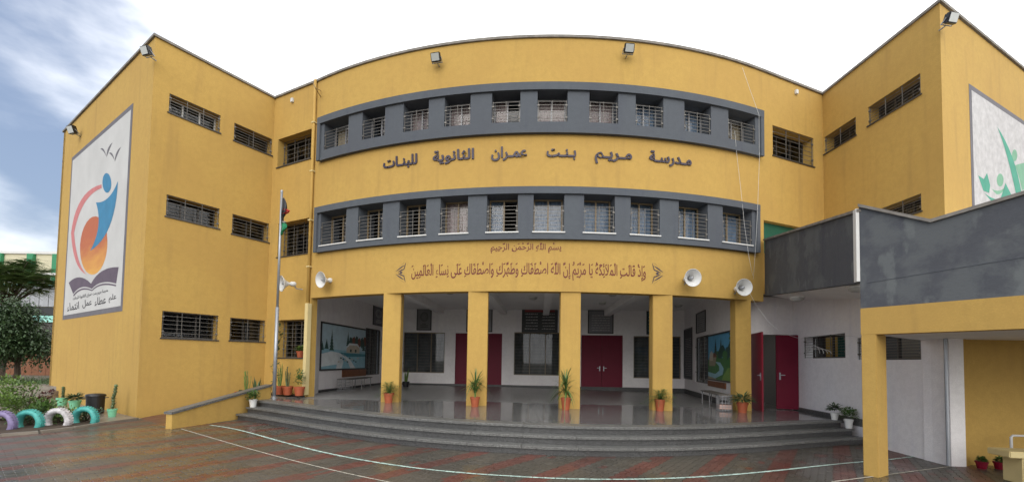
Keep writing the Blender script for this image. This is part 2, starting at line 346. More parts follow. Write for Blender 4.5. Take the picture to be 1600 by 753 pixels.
def wallmesh(W, u0, u1, z0, z1, d0, d1, holes=(), ends=False, top=False, bottom=False, mb=None, back=True, mi=0, rmi=None):
    mb = mb or MB(); rmi = mi if rmi is None else rmi
    us = {u0, u1}; zs = {z0, z1}
    for h in holes: us |= {h[0], h[1]}; zs |= {h[2], h[3]}
    us = sorted(u for u in us if u0 <= u <= u1); zs = sorted(z for z in zs if z0 <= z <= z1)
    uu = [us[0]]
    for a, b in zip(us, us[1:]):
        n = max(1, math.ceil((b - a) / W.step)); uu += [a + (b - a) * (i + 1) / n for i in range(n)]
    idx = {}
    def vid(u, z, d):
        k = (round(u, 5), round(z, 5), d)
        if k not in idx: idx[k] = len(mb.v); mb.v.append(W(u, d, z))
        return idx[k]
    def quad(a, b, c, d, m): mb.f.append((a, b, c, d)); mb.m.append(m)
    def inhole(u, z): return any(h[0] < u < h[1] and h[2] < z < h[3] for h in holes)
    nu, nz = len(uu) - 1, len(zs) - 1
    solid = [[not inhole((uu[i] + uu[i + 1]) / 2, (zs[j] + zs[j + 1]) / 2) for j in range(nz)] for i in range(nu)]
    for i in range(nu):
        for j in range(nz):
            a, b, c, d = uu[i], uu[i + 1], zs[j], zs[j + 1]
            if solid[i][j]:
                quad(vid(a, c, d0), vid(b, c, d0), vid(b, d, d0), vid(a, d, d0), mi)
                if back: quad(vid(b, c, d1), vid(a, c, d1), vid(a, d, d1), vid(b, d, d1), mi)
                for (di, dj, p, q) in ((-1, 0, (a, c), (a, d)), (1, 0, (b, c), (b, d)), (0, -1, (a, c), (b, c)), (0, 1, (a, d), (b, d))):
                    ii, jj = i + di, j + dj
                    if 0 <= ii < nu and 0 <= jj < nz: need = not solid[ii][jj]
                    else: need = (ends and di) or (top and dj == 1) or (bottom and dj == -1)
                    if need: quad(vid(*p, d0), vid(*q, d0), vid(*q, d1), vid(*p, d1), rmi)
    return mb
def quad_rect(W, tl, tr, br, bl, d=0):
    h = [W.hit(*p, d) for p in (tl, tr, br, bl)]
    return ((h[0][0] + h[3][0]) / 2, (h[1][0] + h[2][0]) / 2, (h[2][1] + h[3][1]) / 2, (h[0][1] + h[1][1]) / 2)

# ------------------------------------------------------------------ plan of the school
ZT = 10.7
A = at_z(100, 208, ZT); B = at_z(243, 58, ZT); C = at_z(430, 155, ZT); D = at_z(498, 128, ZT); Mi = at_z(850, 60, ZT); Ep = at_z(1190, 112, ZT)
E_ = at_z(1285, 149, ZT); G = at_z(1468, 5, ZT); H = at_z(1600, 112, ZT); H = G + (H - G) * 2.0
AB, BC, CD, EE, EG, GH = flatW(A, B), flatW(B, C), flatW(C, D), flatW(Ep, E_), flatW(E_, G), flatW(G, H)
FA = arcW(D, Mi, Ep)
print('A', A, 'B', B, 'C', C, 'D', D, 'M', Mi, 'Ep', Ep, 'E', E_, 'G', G, 'H', H, 'R', FA.R, FA.L)
school = thing('school_building', 'three storey yellow school with curved middle front and grey window bands', 'building', (0, 13, 0))

# ---- windows
def win_parts(W, r, dg, parent=school, frame='alu', curtain=None, gr=0.0, gz0=0.0, ncol=2, mull=1, glassm='glass', openside=None, gd=0.02, rows=6, sill=None, curtd=0.12, half=None):
    u0, u1, z0, z1 = r
    f = MB(); t = 0.04
    f.wbox(W, u0, u1, dg, dg + 0.05, z0, z0 + t); f.wbox(W, u0, u1, dg, dg + 0.05, z1 - t, z1)
    f.wbox(W, u0, u0 + t, dg + .002, dg + 0.048, z0 + t, z1 - t); f.wbox(W, u1 - t, u1, dg + .002, dg + 0.048, z0 + t, z1 - t)
    for k in range(mull):
        um = u0 + (u1 - u0) * (k + 1) / (mull + 1); f.wbox(W, um - t / 2, um + t / 2, dg - .006, dg + 0.044, z0 + t, z1 - t)
    wn = f.build('window', frame, parent)
    for k in range(mull + 1):
        if openside == k: continue
        a = u0 + (u1 - u0) * k / (mull + 1) + t / 2; b = u0 + (u1 - u0) * (k + 1) / (mull + 1) - t / 2
        g = MB(); g.add([W(a, dg + .02, z0 + t), W(b, dg + .02, z0 + t), W(b, dg + .02, z1 - t), W(a, dg + .02, z1 - t)], [(0, 1, 2, 3)])
        g.build('pane', glassm, wn)
    if curtain:
        a, b = (u0, u1) if half is None else ((u0, (u0 + u1) / 2) if half == 0 else ((u0 + u1) / 2, u1))
        cb = MB(); n = 40; vs = []
        for i in range(n + 1):
            uu = a + (b - a) * i / n; dd = dg + curtd + 0.018 * math.sin(i * .95 + u0 * 5) ; vs += [W(uu, dd, z0), W(uu, dd, z1)]
        cb.add(vs, [(2 * i, 2 * i + 2, 2 * i + 3, 2 * i + 1) for i in range(n)]); cb.build('curtain', curtain, wn, smooth=True)
    if gr:
        b = MB(); zt = z0 + (z1 - z0) * gr; za = z0 + gz0; e = 0.03; k = 0.005
        for i in range(rows + 1):
            z = za + (zt - za) * i / rows; b.wbox(W, u0 + e, u1 - e, gd, gd + 2 * k, z - k, z + k)
        for i in range(ncol + 1):
            u = u0 + e + (u1 - u0 - 2 * e) * i / ncol; b.wbox(W, u - k, u + k, gd - k * 1.2, gd + k * 3, za - .02, zt + .02)
        for u in (u0 + e, u1 - e):
            for z in (za + (zt - za) * .22, za + (zt - za) * .8): b.wbox(W, u - .028, u + .028, gd - .02, gd + .02, z - .02, z + .02)
        b.build('grille', 'bar', wn)
    if sill:
        s = MB(); s.wbox(W, u0 - .03, u1 + .03, -0.03 + sill[1], 0.25, z0 - .03, z0 + .004); s.build('sill', sill[0], wn)
    return wn

# ---- curved front wall with two window bands
zB = FA.hit(850, 455)[1]
up = dict(z0=FA.hit(850, 207, -.1)[1], z1=FA.hit(850, 128, -.16)[1], lip=FA.hit(850, 140, -.16)[1], w0=FA.hit(862, 190, -.1)[1],
          P=[(544.8, 566.3), (601.7, 630.5), (669.9, 694.6), (735, 768.5), (813, 839.8), (886.9, 920.9), (966, 993.3), (1036.6, 1069.3), (1111, 1138)], e=(507, 1180), out=(499, 1190), y=(200, 165, 180))
lo = dict(z0=FA.hit(850, 373, -.1)[1], z1=FA.hit(850, 291, -.16)[1], lip=FA.hit(850, 302, -.16)[1], w0=FA.hit(860, 362, -.1)[1],
          P=[(540.9, 559.4), (598, 623.8), (665.8, 687.8), (731, 760.6), (809, 833.5), (881.6, 912.4), (960.8, 985.3), (1030.9, 1060.5), (1106, 1129.2)], e=(501, 1175), out=(494, 1184), y=(350, 330, 350))
print('beam z', zB, {k: v for k, v in up.items() if k[0] in 'zlw'}, {k: v for k, v in lo.items() if k[0] in 'zlw'})
def uof(px, band):
    t = abs(px - 850) / 350; y = band['y'][1] + (band['y'][0] - band['y'][1]) * t * t; return FA.hit(px, y, -.1)[0]
facade_holes = []
for band in (up, lo):
    ua, ub = uof(band['out'][0], band), uof(band['out'][1], band); ua = max(ua, 0.02); ub = min(ub, FA.L - .02); band['u'] = (ua, ub)
    facade_holes.append((ua + .06, ub - .06, band['z0'] + .05, band['z1'] - .05))
wallmesh(FA, 0, FA.L, zB, ZT, 0, 0.3, facade_holes, bottom=True).build('front_wall', 'yellow', school)
for bi, band in enumerate((up, lo)):
    ua, ub = band['u']; xs = [band['e'][0]] + [x for p in band['P'] for x in p] + [band['e'][1]]
    uu = [uof(x, band) for x in xs]; uu[0] = max(uu[0], ua + .14); uu[-1] = min(uu[-1], ub - .14)
    wins = [(uu[2 * i], uu[2 * i + 1], band['w0'], band['lip']) for i in range(10)]
    mb = wallmesh(FA, ua, ub, band['z0'], band['lip'], -.10, 0.62, wins, ends=True, bottom=True, back=False)
    bo = mb.build('window_band', 'grey', school)
    lip = wallmesh(FA, ua - .03, ub + .03, band['lip'], band['z1'], -.17, 0.62, ends=True, bottom=True, top=True, back=False)
    wallmesh(FA, ua - .03, ua + .10, band['z0'] - .01, band['lip'], -.165, -.09, ends=True, bottom=True, mb=lip)
    wallmesh(FA, ub - .10, ub + .03, band['z0'] - .01, band['lip'], -.165, -.09, ends=True, bottom=True, mb=lip)
    wallmesh(FA, ua + .10, ub - .10, band['z0'] - .01, band['z0'] + .09, -.125, -.09, ends=True, bottom=True, top=True, mb=lip)
    lip.build('band_surround', 'grey', school)
    for i, r in enumerate(wins):
        if bi == 0:
            cur = ['tan', 'pink', 'pink', 'pink', 'pink', 'pink', 'pink', 'bluegrey', 'bluegrey', 'tan'][i]
            win_parts(FA, r, .30, curtain=cur, half=[None, 1, None, None, 0, None, None, None, None, None][i], gr=.68, ncol=2, rows=6, gd=-.07, frame='alu')
        else:
            cur = [None, None, None, 'pink', 'bluegrey', 'bluegrey', 'bluegrey', 'bluegrey', 'bluegrey', 'bluegrey'][i]
            win_parts(FA, r, .30, curtain=cur, half=[None, None, None, None, 0, None, None, None, None, None][i], gr=.70, ncol=2, rows=7, gd=-.07, frame='bronze',
                      openside={0: 0, 1: 0, 2: 0, 4: 1}.get(i), sill=('white', -.10), mull=1)

# ---- wing walls
yel = dict(
 BC=[((264.6, 145.3), (344.5, 181.4), (344, 208), (264, 175.8)), ((366, 191), (428.5, 220), (429.5, 247), (365.7, 217.8)),
     ((259.8, 303), (342.7, 326.4), (342.7, 358.4), (259.8, 336.8)), ((362.8, 333), (427.5, 352.5), (427.5, 381.9), (362.8, 364)),
     ((253, 485), (340.7, 493), (340.7, 531), (252.5, 527.6)), ((359.3, 495.8), (426.5, 501.6), (426.5, 534), (359, 532))],
 CD=[((434, 219), (486.6, 200.7), (486, 246.5), (434, 263)), ((434, 350), (483, 340), (482, 395), (434, 402)), ((433, 500.5), (482, 498), (481.4, 558.7), (433, 558.7))],
 EE=[((1208, 192), (1274, 221), (1269, 262), (1206.4, 240.7)), ((1191, 341), (1252, 357.7), (1252, 400), (1191, 400))],
 EG=[((1288, 214), (1337.7, 183), (1337, 210), (1288, 243)), ((1357, 168), (1438.6, 113.5), (1438, 146.4), (1355.4, 198.7)),
     ((1357, 338), (1439.4, 297), (1439.4, 325), (1357, 362))])
def wing(W, key, z0, zlist, extra=(), dg=.34):
    rs = []
    for q in zlist:
        u0, u1, a, b = quad_rect(W, *q); rs.append((max(u0, .04), min(u1, W.L - (.22 if key == 'CD' else .04)), a, b))
    wallmesh(W, 0, W.L, z0, ZT, 0, .42, rs, back=False).build('wing_wall', 'yellow', school)
    for i, r in enumerate(rs):
        if key == 'EE' and i == 1:
            g = MB(); g.wbox(W, r[0], r[1], .15, .17, r[2], r[3]); g.build('green_sheet', 'green_dark', school); continue
        nc = 3 if (r[1] - r[0]) > 1.3 else 2
        lite = (key == 'BC' and i == 0)
        win_parts(W, r, dg, gr=0.98, gz0=.03, ncol=nc, rows=6 if (r[3] - r[2]) < 1 else 9, gd=.03 if key != 'CD' else .22, mull=nc - 1, frame='white' if lite else 'dark_metal', glassm='glass',
                  curtain=None, sill=('dark_metal', .0))
wing(BC, 'BC', -.4, yel['BC']); wing(CD, 'CD', -.4, yel['CD']); wing(EE, 'EE', 3.84, yel['EE']); wing(EG, 'EG', -.5, yel['EG'])
wallmesh(AB, 0, AB.L, -.4, ZT, 0, .3, back=False).build('wing_wall', 'yellow', school)
wallmesh(GH, 0, GH.L, -.5, ZT, 0, .3, back=False).build('wing_wall', 'yellow', school)
# porch side end of the flat wall beside the drainpipe
mb = MB(); mb.wbox(CD, CD.L - .002, CD.L + .0, 0, .24, -.4, zB); mb.build('wall_end', 'yellow', school)

# ---- footprint, floors, roof, rear
def arcpts(d=0, n=28): return [Vector(FA(FA.L * i / n, d, 0)).to_2d() for i in range(n + 1)]
foot = [A.to_2d(), B.to_2d(), C.to_2d()] + arcpts() + [E_.to_2d(), G.to_2d(), H.to_2d()]
tl_ = (A.to_2d() - B.to_2d()).normalized(); back = [Vector((24, 27)), Vector((-9, 27)), A.to_2d() + Vector((-tl_.y, tl_.x)) * -6.5]
def offset(pts, d, closed=False):
    out = []; n = len(pts)
    for i, p in enumerate(pts):
        a = pts[i - 1] if (i or closed) else p; b = pts[(i + 1) % n] if (i < n - 1 or closed) else p
        t1 = (p - a).normalized() if (p - a).length > 1e-6 else None; t2 = (b - p).normalized() if (b - p).length > 1e-6 else None
        t1 = t1 or t2; t2 = t2 or t1; n1 = Vector((-t1.y, t1.x)); n2 = Vector((-t2.y, t2.x)); m = (n1 + n2).normalized(); k = 1 / max(.35, m.dot(n1))
        out.append(p + m * d * k)
    return out
def strip(pts, d0, d1, z0, z1, mb=None):
    mb = mb or MB(); a = offset(pts, d0); b = offset(pts, d1)
    vs = []
    for p, q in zip(a, b): vs += [(p.x, p.y, z0), (p.x, p.y, z1), (q.x, q.y, z1), (q.x, q.y, z0)]
    fs = []
    for i in range(len(pts) - 1):
        k = 4 * i
        for j in range(4): fs.append((k + j, k + (j + 1) % 4, k + 4 + (j + 1) % 4, k + 4 + j))
    n = len(vs); fs += [(0, 1, 2, 3), (n - 4, n - 3, n - 2, n - 1)]
    return mb.add(vs, fs)
strip(foot, -.05, .34, ZT, ZT + .07).build('coping', 'coping', school)
inner = offset(foot, .4)
for name, z0, z1 in (('upper_floor_slab', 7.25, 7.4), ('roof', 10.15, 10.3)):
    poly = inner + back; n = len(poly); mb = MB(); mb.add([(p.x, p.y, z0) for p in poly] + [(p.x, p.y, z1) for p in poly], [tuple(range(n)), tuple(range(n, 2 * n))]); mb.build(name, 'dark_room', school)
rw = [foot[-1]] + back + [foot[0]]
strip(rw, .0, .3, -.5, ZT).build('rear_wall', 'yellow', school)
for W_ in (FA, EE, CD):
    mb = MB(); n = 24; vs = []
    for i in range(n + 1): vs += [W_(W_.L * i / n, .32, 10.11), W_(W_.L * i / n, 4.3, 10.11)]
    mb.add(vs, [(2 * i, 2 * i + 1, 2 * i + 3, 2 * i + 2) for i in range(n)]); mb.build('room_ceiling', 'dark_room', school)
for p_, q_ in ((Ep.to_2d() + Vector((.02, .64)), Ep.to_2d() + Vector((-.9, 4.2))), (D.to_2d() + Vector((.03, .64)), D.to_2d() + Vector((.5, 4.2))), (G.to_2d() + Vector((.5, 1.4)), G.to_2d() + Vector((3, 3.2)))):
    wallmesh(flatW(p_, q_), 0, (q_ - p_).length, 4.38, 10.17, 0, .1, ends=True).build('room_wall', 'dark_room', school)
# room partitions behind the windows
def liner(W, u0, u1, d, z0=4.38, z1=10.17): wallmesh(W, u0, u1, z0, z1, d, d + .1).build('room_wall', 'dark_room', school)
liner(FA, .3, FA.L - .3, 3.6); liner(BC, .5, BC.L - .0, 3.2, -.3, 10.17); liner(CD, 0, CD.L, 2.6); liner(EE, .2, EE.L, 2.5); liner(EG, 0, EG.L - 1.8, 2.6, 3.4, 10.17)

# ------------------------------------------------------------------ porch
SF = 0.48
def V2(p): return Vector((p[0], p[1]))
PW = [V2(D) + Vector((-.02, .3)), on_g(497, 613, SF).to_2d(), Vector((-6.35, 20.9)), Vector((8.05, 19.7)), Vector((6.75, 13.0))]
print('porch', PW, on_g(595, 602, SF), on_g(820, 605, SF), on_g(940, 609.4, SF), on_g(1067, 610.5, SF), on_g(1150, 641, SF))
ZC = 4.2
ML, BK, RT = flatW(PW[1], PW[2]), flatW(PW[2], PW[3]), flatW(PW[3], PW[4]); ST = flatW(PW[0], PW[1])
def rq(W, x0, y0, x1, y1): return quad_rect(W, (x0, y0), (x1, y0), (x1, y1), (x0, y1))
wb = [rq(BK, 630, 519, 694.5, 582), rq(BK, 803, 519, 877, 586), rq(BK, 990, 525, 1064, 591)]
db = [rq(BK, 711, 520.5, 784, 606), rq(BK, 908, 523.5, 973, 609.5)]
db = [(a, b, -.2, d) for a, b, c, d in db]
wallmesh(BK, 0, BK.L, -.2, ZC, 0, .2, wb + db).build('porch_wall', 'white_wall', school)
wl = (ML.hit(571, 540)[0], ML.L - .4, ML.hit(585, 585)[1], ML.hit(585, 514)[1])
wallmesh(ML, 0, ML.L, -.2, ZC, 0, .2, [wl]).build('porch_wall', 'white_wall', school)
wallmesh(ST, 0, ST.L, -.2, ZC, 0, .2).build('porch_wall', 'white_wall', school)
wr = rq(RT, 1086.5, 525, 1107, 598)
wallmesh(RT, 0, RT.L, -.2, ZC, 0, .2, [wr]).build('porch_wall', 'white_wall', school)
for r in wb: win_parts(BK, r, .08, frame='bronze', mull=2, gr=.97, gz0=.03, ncol=3, rows=13, gd=.03, curtain='blind')
win_parts(ML, wl, .05, frame='dark_metal', mull=3, gr=.97, gz0=.03, ncol=3, rows=12, gd=.02, curtain='blind')
win_parts(RT, wr, .05, frame='dark_metal', mull=1, gr=.97, gz0=.03, ncol=3, rows=12, gd=.02, curtain='blind')
# rooms behind the porch
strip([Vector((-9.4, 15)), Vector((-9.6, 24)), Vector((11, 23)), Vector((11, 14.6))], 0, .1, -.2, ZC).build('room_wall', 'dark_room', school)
# ceiling slab and dropped beams
poly = arcpts(.29) + [E_.to_2d() + Vector((.3, .1)), G.to_2d() + Vector((.5, 1.0)), H.to_2d() + Vector((-.5, .4)), Vector((23.5, 26.5)), Vector((-9, 26.5)), A.to_2d() + Vector((2, 2)), B.to_2d() + Vector((.1, .6)), C.to_2d() + Vector((-.4, .2))]
n = len(poly); mb = MB(); mb.add([(p.x, p.y, ZC) for p in poly] + [(p.x, p.y, ZC + .2) for p in poly], [tuple(range(n)), tuple(range(n, 2 * n))]); mb.build('porch_ceiling', 'ceiling', school)
for xa, xb in ((-3.9, -3.4), (-1.0, -.4), (1.1, 1.6), (4.1, 4.5)):
    mb = MB(); p = [(xa - .14, 12.6), (xa + .14, 12.6), (xb + .14, 20.1), (xb - .14, 20.1)]
    mb.hexa([(x, y, ZC - .28) for x, y in p] + [(x, y, ZC - .001) for x, y in p]); mb.build('ceiling_beam', 'ceiling', school)
# columns
colpx = [(597, 625, 622), (730, 761.5, 629.5), (875.5, 907, 633.7), (1020, 1051, 636), (1149.5, 1174, 641.7)]
colxy = []
for i, (x0, x1, yb) in enumerate(colpx):
    d0 = .05
    u0, _ = FA.hit(x0, 540, d0); u1, _ = FA.hit(x1, 540, d0); u1 = min(u1, FA.L - .02)
    gzc = gz(FA((u0 + u1) / 2, 0, 0)[0])
    um_ = Vector(FA((u0 + u1) / 2, d0, 0)); xa = EYE.x + ray(x0, 540).x / ray(x0, 540).y * um_.y; xb = EYE.x + ray(x1, 540).x / ray(x1, 540).y * um_.y
    c = MB(); c.box(xa, xb, um_.y, um_.y + .32, SF + gzc - .02, zB + .02); c.build('column', 'yellow', school, bevel=.012)
    colxy.append(Vector(FA((u0 + u1) / 2, d0, SF + gzc)))
    print('col', i, pj(FA(u0, d0, SF + gzc)), yb)
# door leaves
def door_leaf(mb, W, u0, u1, d0, d1, z0, z1): mb.wbox(W, u0, u1, d0, d1, z0, z1); return mb
def handle(W, u, d, z, s=1, parent=None):
    h = MB(); h.wbox(W, u - .022, u + .022, d - .012, d, z - .11, z + .11); h.wbox(W, min(u, u + .13 * s), max(u, u + .13 * s), d - .055, d - .035, z + .02, z + .045); h.wbox(W, u - .012, u + .012, d - .05, d - .012, z + .02, z + .045)
    return h.build('handle', 'pole', parent)
for a, b, c, d in db:
    z0 = SF + .01 + gz(BK((a + b) / 2, 0, 0)[0]); um = (a + b) / 2
    fr = MB(); fr.wbox(BK, a, a + .05, .03, .15, z0, d - .05); fr.wbox(BK, b - .05, b, .03, .15, z0, d - .05); fr.wbox(BK, a, b, .03, .15, d - .05, d); fo = fr.build('door_frame', 'door', school)
    for k, (p, q) in enumerate(((a + .052, um - .004), (um + .004, b - .052))):
        lf = MB(); lf.wbox(BK, p, q, .05, .10, z0, d - .053)
        lo_ = lf.build('door', 'door', school, bevel=.006)
        handle(BK, q - .09 if k == 0 else p + .09, .05, z0 + 1.0, -1 if k == 0 else 1, lo_)
# skirting in porch
sk = MB()
for W in (BK, ML, RT): wallmesh(W, 0.01, W.L - .01, SF - .2, SF + .09, -.012, 0, ends=True, top=True, mb=sk, back=False)
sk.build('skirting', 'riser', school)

# ------------------------------------------------------------------ steps and porch floor
bot = [(366, 655), (420, 664), (472.5, 671.6), (560, 686), (672, 700.6), (760, 708), (860, 712), (972, 714), (1060, 712), (1160, 708), (1272, 700.5), (1352, 693.5)]
edge = [(388, 631), (443, 636.5), (500, 643), (557.5, 648), (672, 657.5), (743, 662.5), (860, 666), (930, 667), (1002, 667), (1160, 666), (1242, 663.4), (1352, 656.5)]
def smooth(pts, n):
    pts = [Vector(p) for p in pts]; L = [0]
    for a, b in zip(pts, pts[1:]): L.append(L[-1] + (b - a).length)
    t = np.linspace(0, L[-1], n); x = np.array([p.x for p in pts]); y = np.array([p.y for p in pts])
    # least squares quartic in arc length keeps the sweep even
    s = np.array(L) / L[-1]; px = np.polyfit(s, x, 3); py = np.polyfit(s, y, 4); tt = t / L[-1]
    return [Vector((float(np.polyval(px, k)), float(np.polyval(py, k)))) for k in tt]
NS = 97
cb = smooth([on_g(x, y, 0).to_2d() for x, y in bot], NS); ce = []
for i in range(NS):
    t_ = (cb[min(i + 1, NS - 1)] - cb[max(i - 1, 0)]).normalized(); ce.append(cb[i] + Vector((-t_.y, t_.x)) * (.46 + .06 * abs(i / 48 - 1) ** 2))
print('steps', cb[0], cb[48], cb[-1], ce[0], ce[48], ce[-1])
steps = thing('entrance_steps', 'three wide curved terrazzo steps leading up to the porch', 'steps', (cb[48].x, cb[48].y, 0))
def lerp(a, b, t): return a + (b - a) * t
for k in range(3):       # k=0 lowest
    nose = [lerp(cb[i], ce[i], k / 2) for i in range(NS)]; zt = SF * (k + 1) / 3; zb = SF * k / 3
    nxt = [lerp(cb[i], ce[i], (k + 1) / 2) if k < 2 else ce[i] + (ce[i] - cb[i]).normalized() * .3 for i in range(NS)]
    nseg = 16
    for sgm in range(nseg):
        i0, i1 = sgm * 6, sgm * 6 + 6
        mb = MB(); vs = []
        for i in range(i0, i1 + 1):
            p, q = nose[i], nxt[i]; g = gz(p.x); dirn = (q - p).normalized(); q2 = q + dirn * .06
            tt = (nose[min(i + 1, NS - 1)] - nose[max(i - 1, 0)]).normalized() * (0.003 if i == i0 else (-0.003 if i == i1 else 0))
            p = p + tt; q2 = q2 + tt
            vs += [(p.x, p.y, zt + g - .048), (p.x, p.y, zt + g - .006), (p.x + dirn.x * .008, p.y + dirn.y * .008, zt + g), (q2.x, q2.y, zt + g), (q2.x, q2.y, zt + g - .048)]
        m_ = i1 - i0; fs = []
        for i in range(m_):
            for j in range(5): fs.append((5 * i + j, 5 * i + (j + 1) % 5, 5 * i + 5 + (j + 1) % 5, 5 * i + 5 + j))
        fs += [tuple(range(5)), tuple(5 * m_ + j for j in range(5))]
        mb.add(vs, fs); mb.build('step_slab', 'terrazzo', steps)
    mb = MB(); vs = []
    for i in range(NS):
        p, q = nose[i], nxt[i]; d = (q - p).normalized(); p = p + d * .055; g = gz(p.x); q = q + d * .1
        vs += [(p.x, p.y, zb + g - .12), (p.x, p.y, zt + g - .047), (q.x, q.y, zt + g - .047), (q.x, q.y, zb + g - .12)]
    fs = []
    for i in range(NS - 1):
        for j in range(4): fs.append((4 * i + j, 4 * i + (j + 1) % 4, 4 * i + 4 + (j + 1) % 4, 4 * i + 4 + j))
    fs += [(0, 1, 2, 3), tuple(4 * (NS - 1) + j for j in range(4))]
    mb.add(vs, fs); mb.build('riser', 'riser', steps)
# porch floor as one sheet following the front edge
rearL, rearR = Vector((-9.3, 21.5)), Vector((10.5, 21.5))
mb = MB(); rows = 14; vs = []; fs = []
for i in range(NS):
    a = ce[i] + (ce[i] - cb[i]).normalized() * .30; t = i / (NS - 1); b = lerp(rearL, rearR, t)
    for j in range(rows + 1):
        p = lerp(a, b, j / rows); vs.append((p.x, p.y, SF + gz(p.x) - .001))
for i in range(NS - 1):
    for j in range(rows): k = i * (rows + 1) + j; fs.append((k, k + 1, k + rows + 2, k + rows + 1))
mb.add(vs, fs); fl = mb.build('porch_floor', 'floor', None, kind='structure')

# ------------------------------------------------------------------ ground
mb = MB(); xs = [-400, -60, -20, -9, -4, -1, 0, 2, 4, 8, 12, 20, 60, 400]; ys = [-400, -30, 0, 3, 30, 80, 600]
for x in xs:
    for y in ys: mb.v.append((x, y, gz(min(x, 14)) - .085))
for i in range(len(xs) - 1):
    for j in range(len(ys) - 1): k = i * len(ys) + j; mb.f.append((k, k + len(ys), k + len(ys) + 1, k + 1)); mb.m.append(0)
gd = mb.build('ground', 'earth', None, kind='structure')
# yard: bed of joint sand below the pavers
KB = [on_g(0, 681).to_2d(), on_g(60, 676).to_2d(), on_g(110, 670).to_2d(), on_g(160, 662).to_2d(), on_g(212, 655).to_2d()]      # kerb line of the planting bed
kd = (KB[0] - KB[-1]).normalized(); KFar = KB[0] + Vector((-.35, -1)).normalized() * 9
yp = [(-30, -2), (30, -2), (30, 12), (9.5, 13), (-10, 13.2), (KB[-1].x, KB[-1].y), (KB[0].x, KB[0].y), (KFar.x - 6, KFar.y)]
mb = MB(); xs2 = [-34, -16, -8, 0, 3, 6, 9, 30]
mb.add([(x, y, gz(min(x, 14)) - .02) for x in xs2 for y in (-3, 13.2)], [(2 * i, 2 * i + 2, 2 * i + 3, 2 * i + 1) for i in range(len(xs2) - 1)])
yard = mb.build('paved_yard', 'joint', None, kind='structure')
e1 = Vector((.6036, .7973)); e2 = Vector((.7973, -.6036)); PL, PWd = 0.20, 0.10; AMP = .012
def inside(p):
    if p.y < 4.6 or p.y > 12.6: return False
    if abs(p.x) > 1.26 * p.y + .3: return False
    # behind the foot of the steps
    if cb[0].x < p.x < cb[-1].x:
        i = min(NS - 1, max(0, int((p.x - cb[0].x) / (cb[-1].x - cb[0].x) * (NS - 1))))
        if p.y > cb[i].y + .25: return False
    if p.x > 8.3 + .1 * (p.y - 8) + .3 and p.y > 8.2: return False
    if p.x < cb[0].x:
        # left of the steps: in front of the kerb and the wall
        if p.x < KB[-1].x:
            t = (KB[-1].y - p.y) / (KB[-1].y - KB[0].y); xk = lerp(KB[-1].x, KB[0].x, t) if t > 0 else KB[-1].x
            if p.x < xk + .06 or p.y > KB[-1].y: return False
        if p.y > 11.9: return False
    return True
cells = []
R0, R1 = -160, 200; 
for k in range(R0, R1):
    for i in range(-60, 110):
        c = e1 * ((i + .5 * (k % 2) + .5) * PL) + e2 * ((k + .5) * PWd)
        if inside(c): cells.append((c, k, i))
cells.sort(key=lambda t: t[0].length)
def stripe_red(k): return (k % 9) in (0, 1, 2)
def outline(L=PL, Wd=PWd, gap=.004, ph=0):
    h = Wd / 2 - gap / 2; l = L / 2 - gap / 2; s = AMP if ph else -AMP
    # wave has period PL: mid of a brick is a crest, its ends are troughs (rows alternate phase through the half offset)
    bot_ = [(-l, -h + s * -1), (0, -h + s), (l, -h + s * -1)]; top_ = [(l, h + s * -1), (0, h + s), (-l, h + s * -1)]
    return bot_ + top_
def paver_geo(mb, c, k, z, tx=0, ty=0, mi=0, local=False):
    o = outline(ph=k % 2); vs = []
    for zz, ins in ((-.05, 1.0), (-.003, 1.0), (0, .965)):
        for x, y in o:
            p = e1 * x * ins + e2 * y * ins
            if not local: p = c + p
            vs.append((p.x, p.y, z + zz + x * tx + y * ty))
    n = 6; fs = [tuple(range(12, 18))] + [(r * 6 + j, r * 6 + (j + 1) % 6, r * 6 + 6 + (j + 1) % 6, r * 6 + 6 + j) for r in range(2) for j in range(6)]
    mb.add(vs, fs, mi)
protos = {}
for ph in (0, 1):
    for red in (0, 1):
        mb = MB(); paver_geo(mb, None, ph, 0, local=True); me = bpy.data.meshes.new('paver'); me.from_pydata(mb.v, [], mb.f); me.materials.append(M['paver_red' if red else 'paver']); me.update(); protos[(ph, red)] = me
stf = MB(); cnt = 0
# the 300 that show largest are the nearest ones inside the frame
def inframe(c): x, y = pj((c.x, c.y, gz(c.x))); return -8 < x < 1608 and y < 757
for c, k, i in cells:
    red = stripe_red(k) ^ (random.random() < .03); z = gz(c.x) + random.uniform(-.0015, .0015); tx, ty = random.uniform(-.012, .012), random.uniform(-.02, .02)
    if cnt < 300 and inframe(c):
        o = bpy.data.objects.new('paver', protos[(k % 2, int(red))]); COL.objects.link(o); o.parent = yard; o.location = (c.x, c.y, z); o.rotation_euler = (ty, tx, 0); cnt += 1
    else: paver_geo(stf, c, k, z, tx, ty, int(red))
stf.build('pavers_beyond', ['paver', 'paver_red'], yard, kind='stuff')
print('pavers', len(cells))
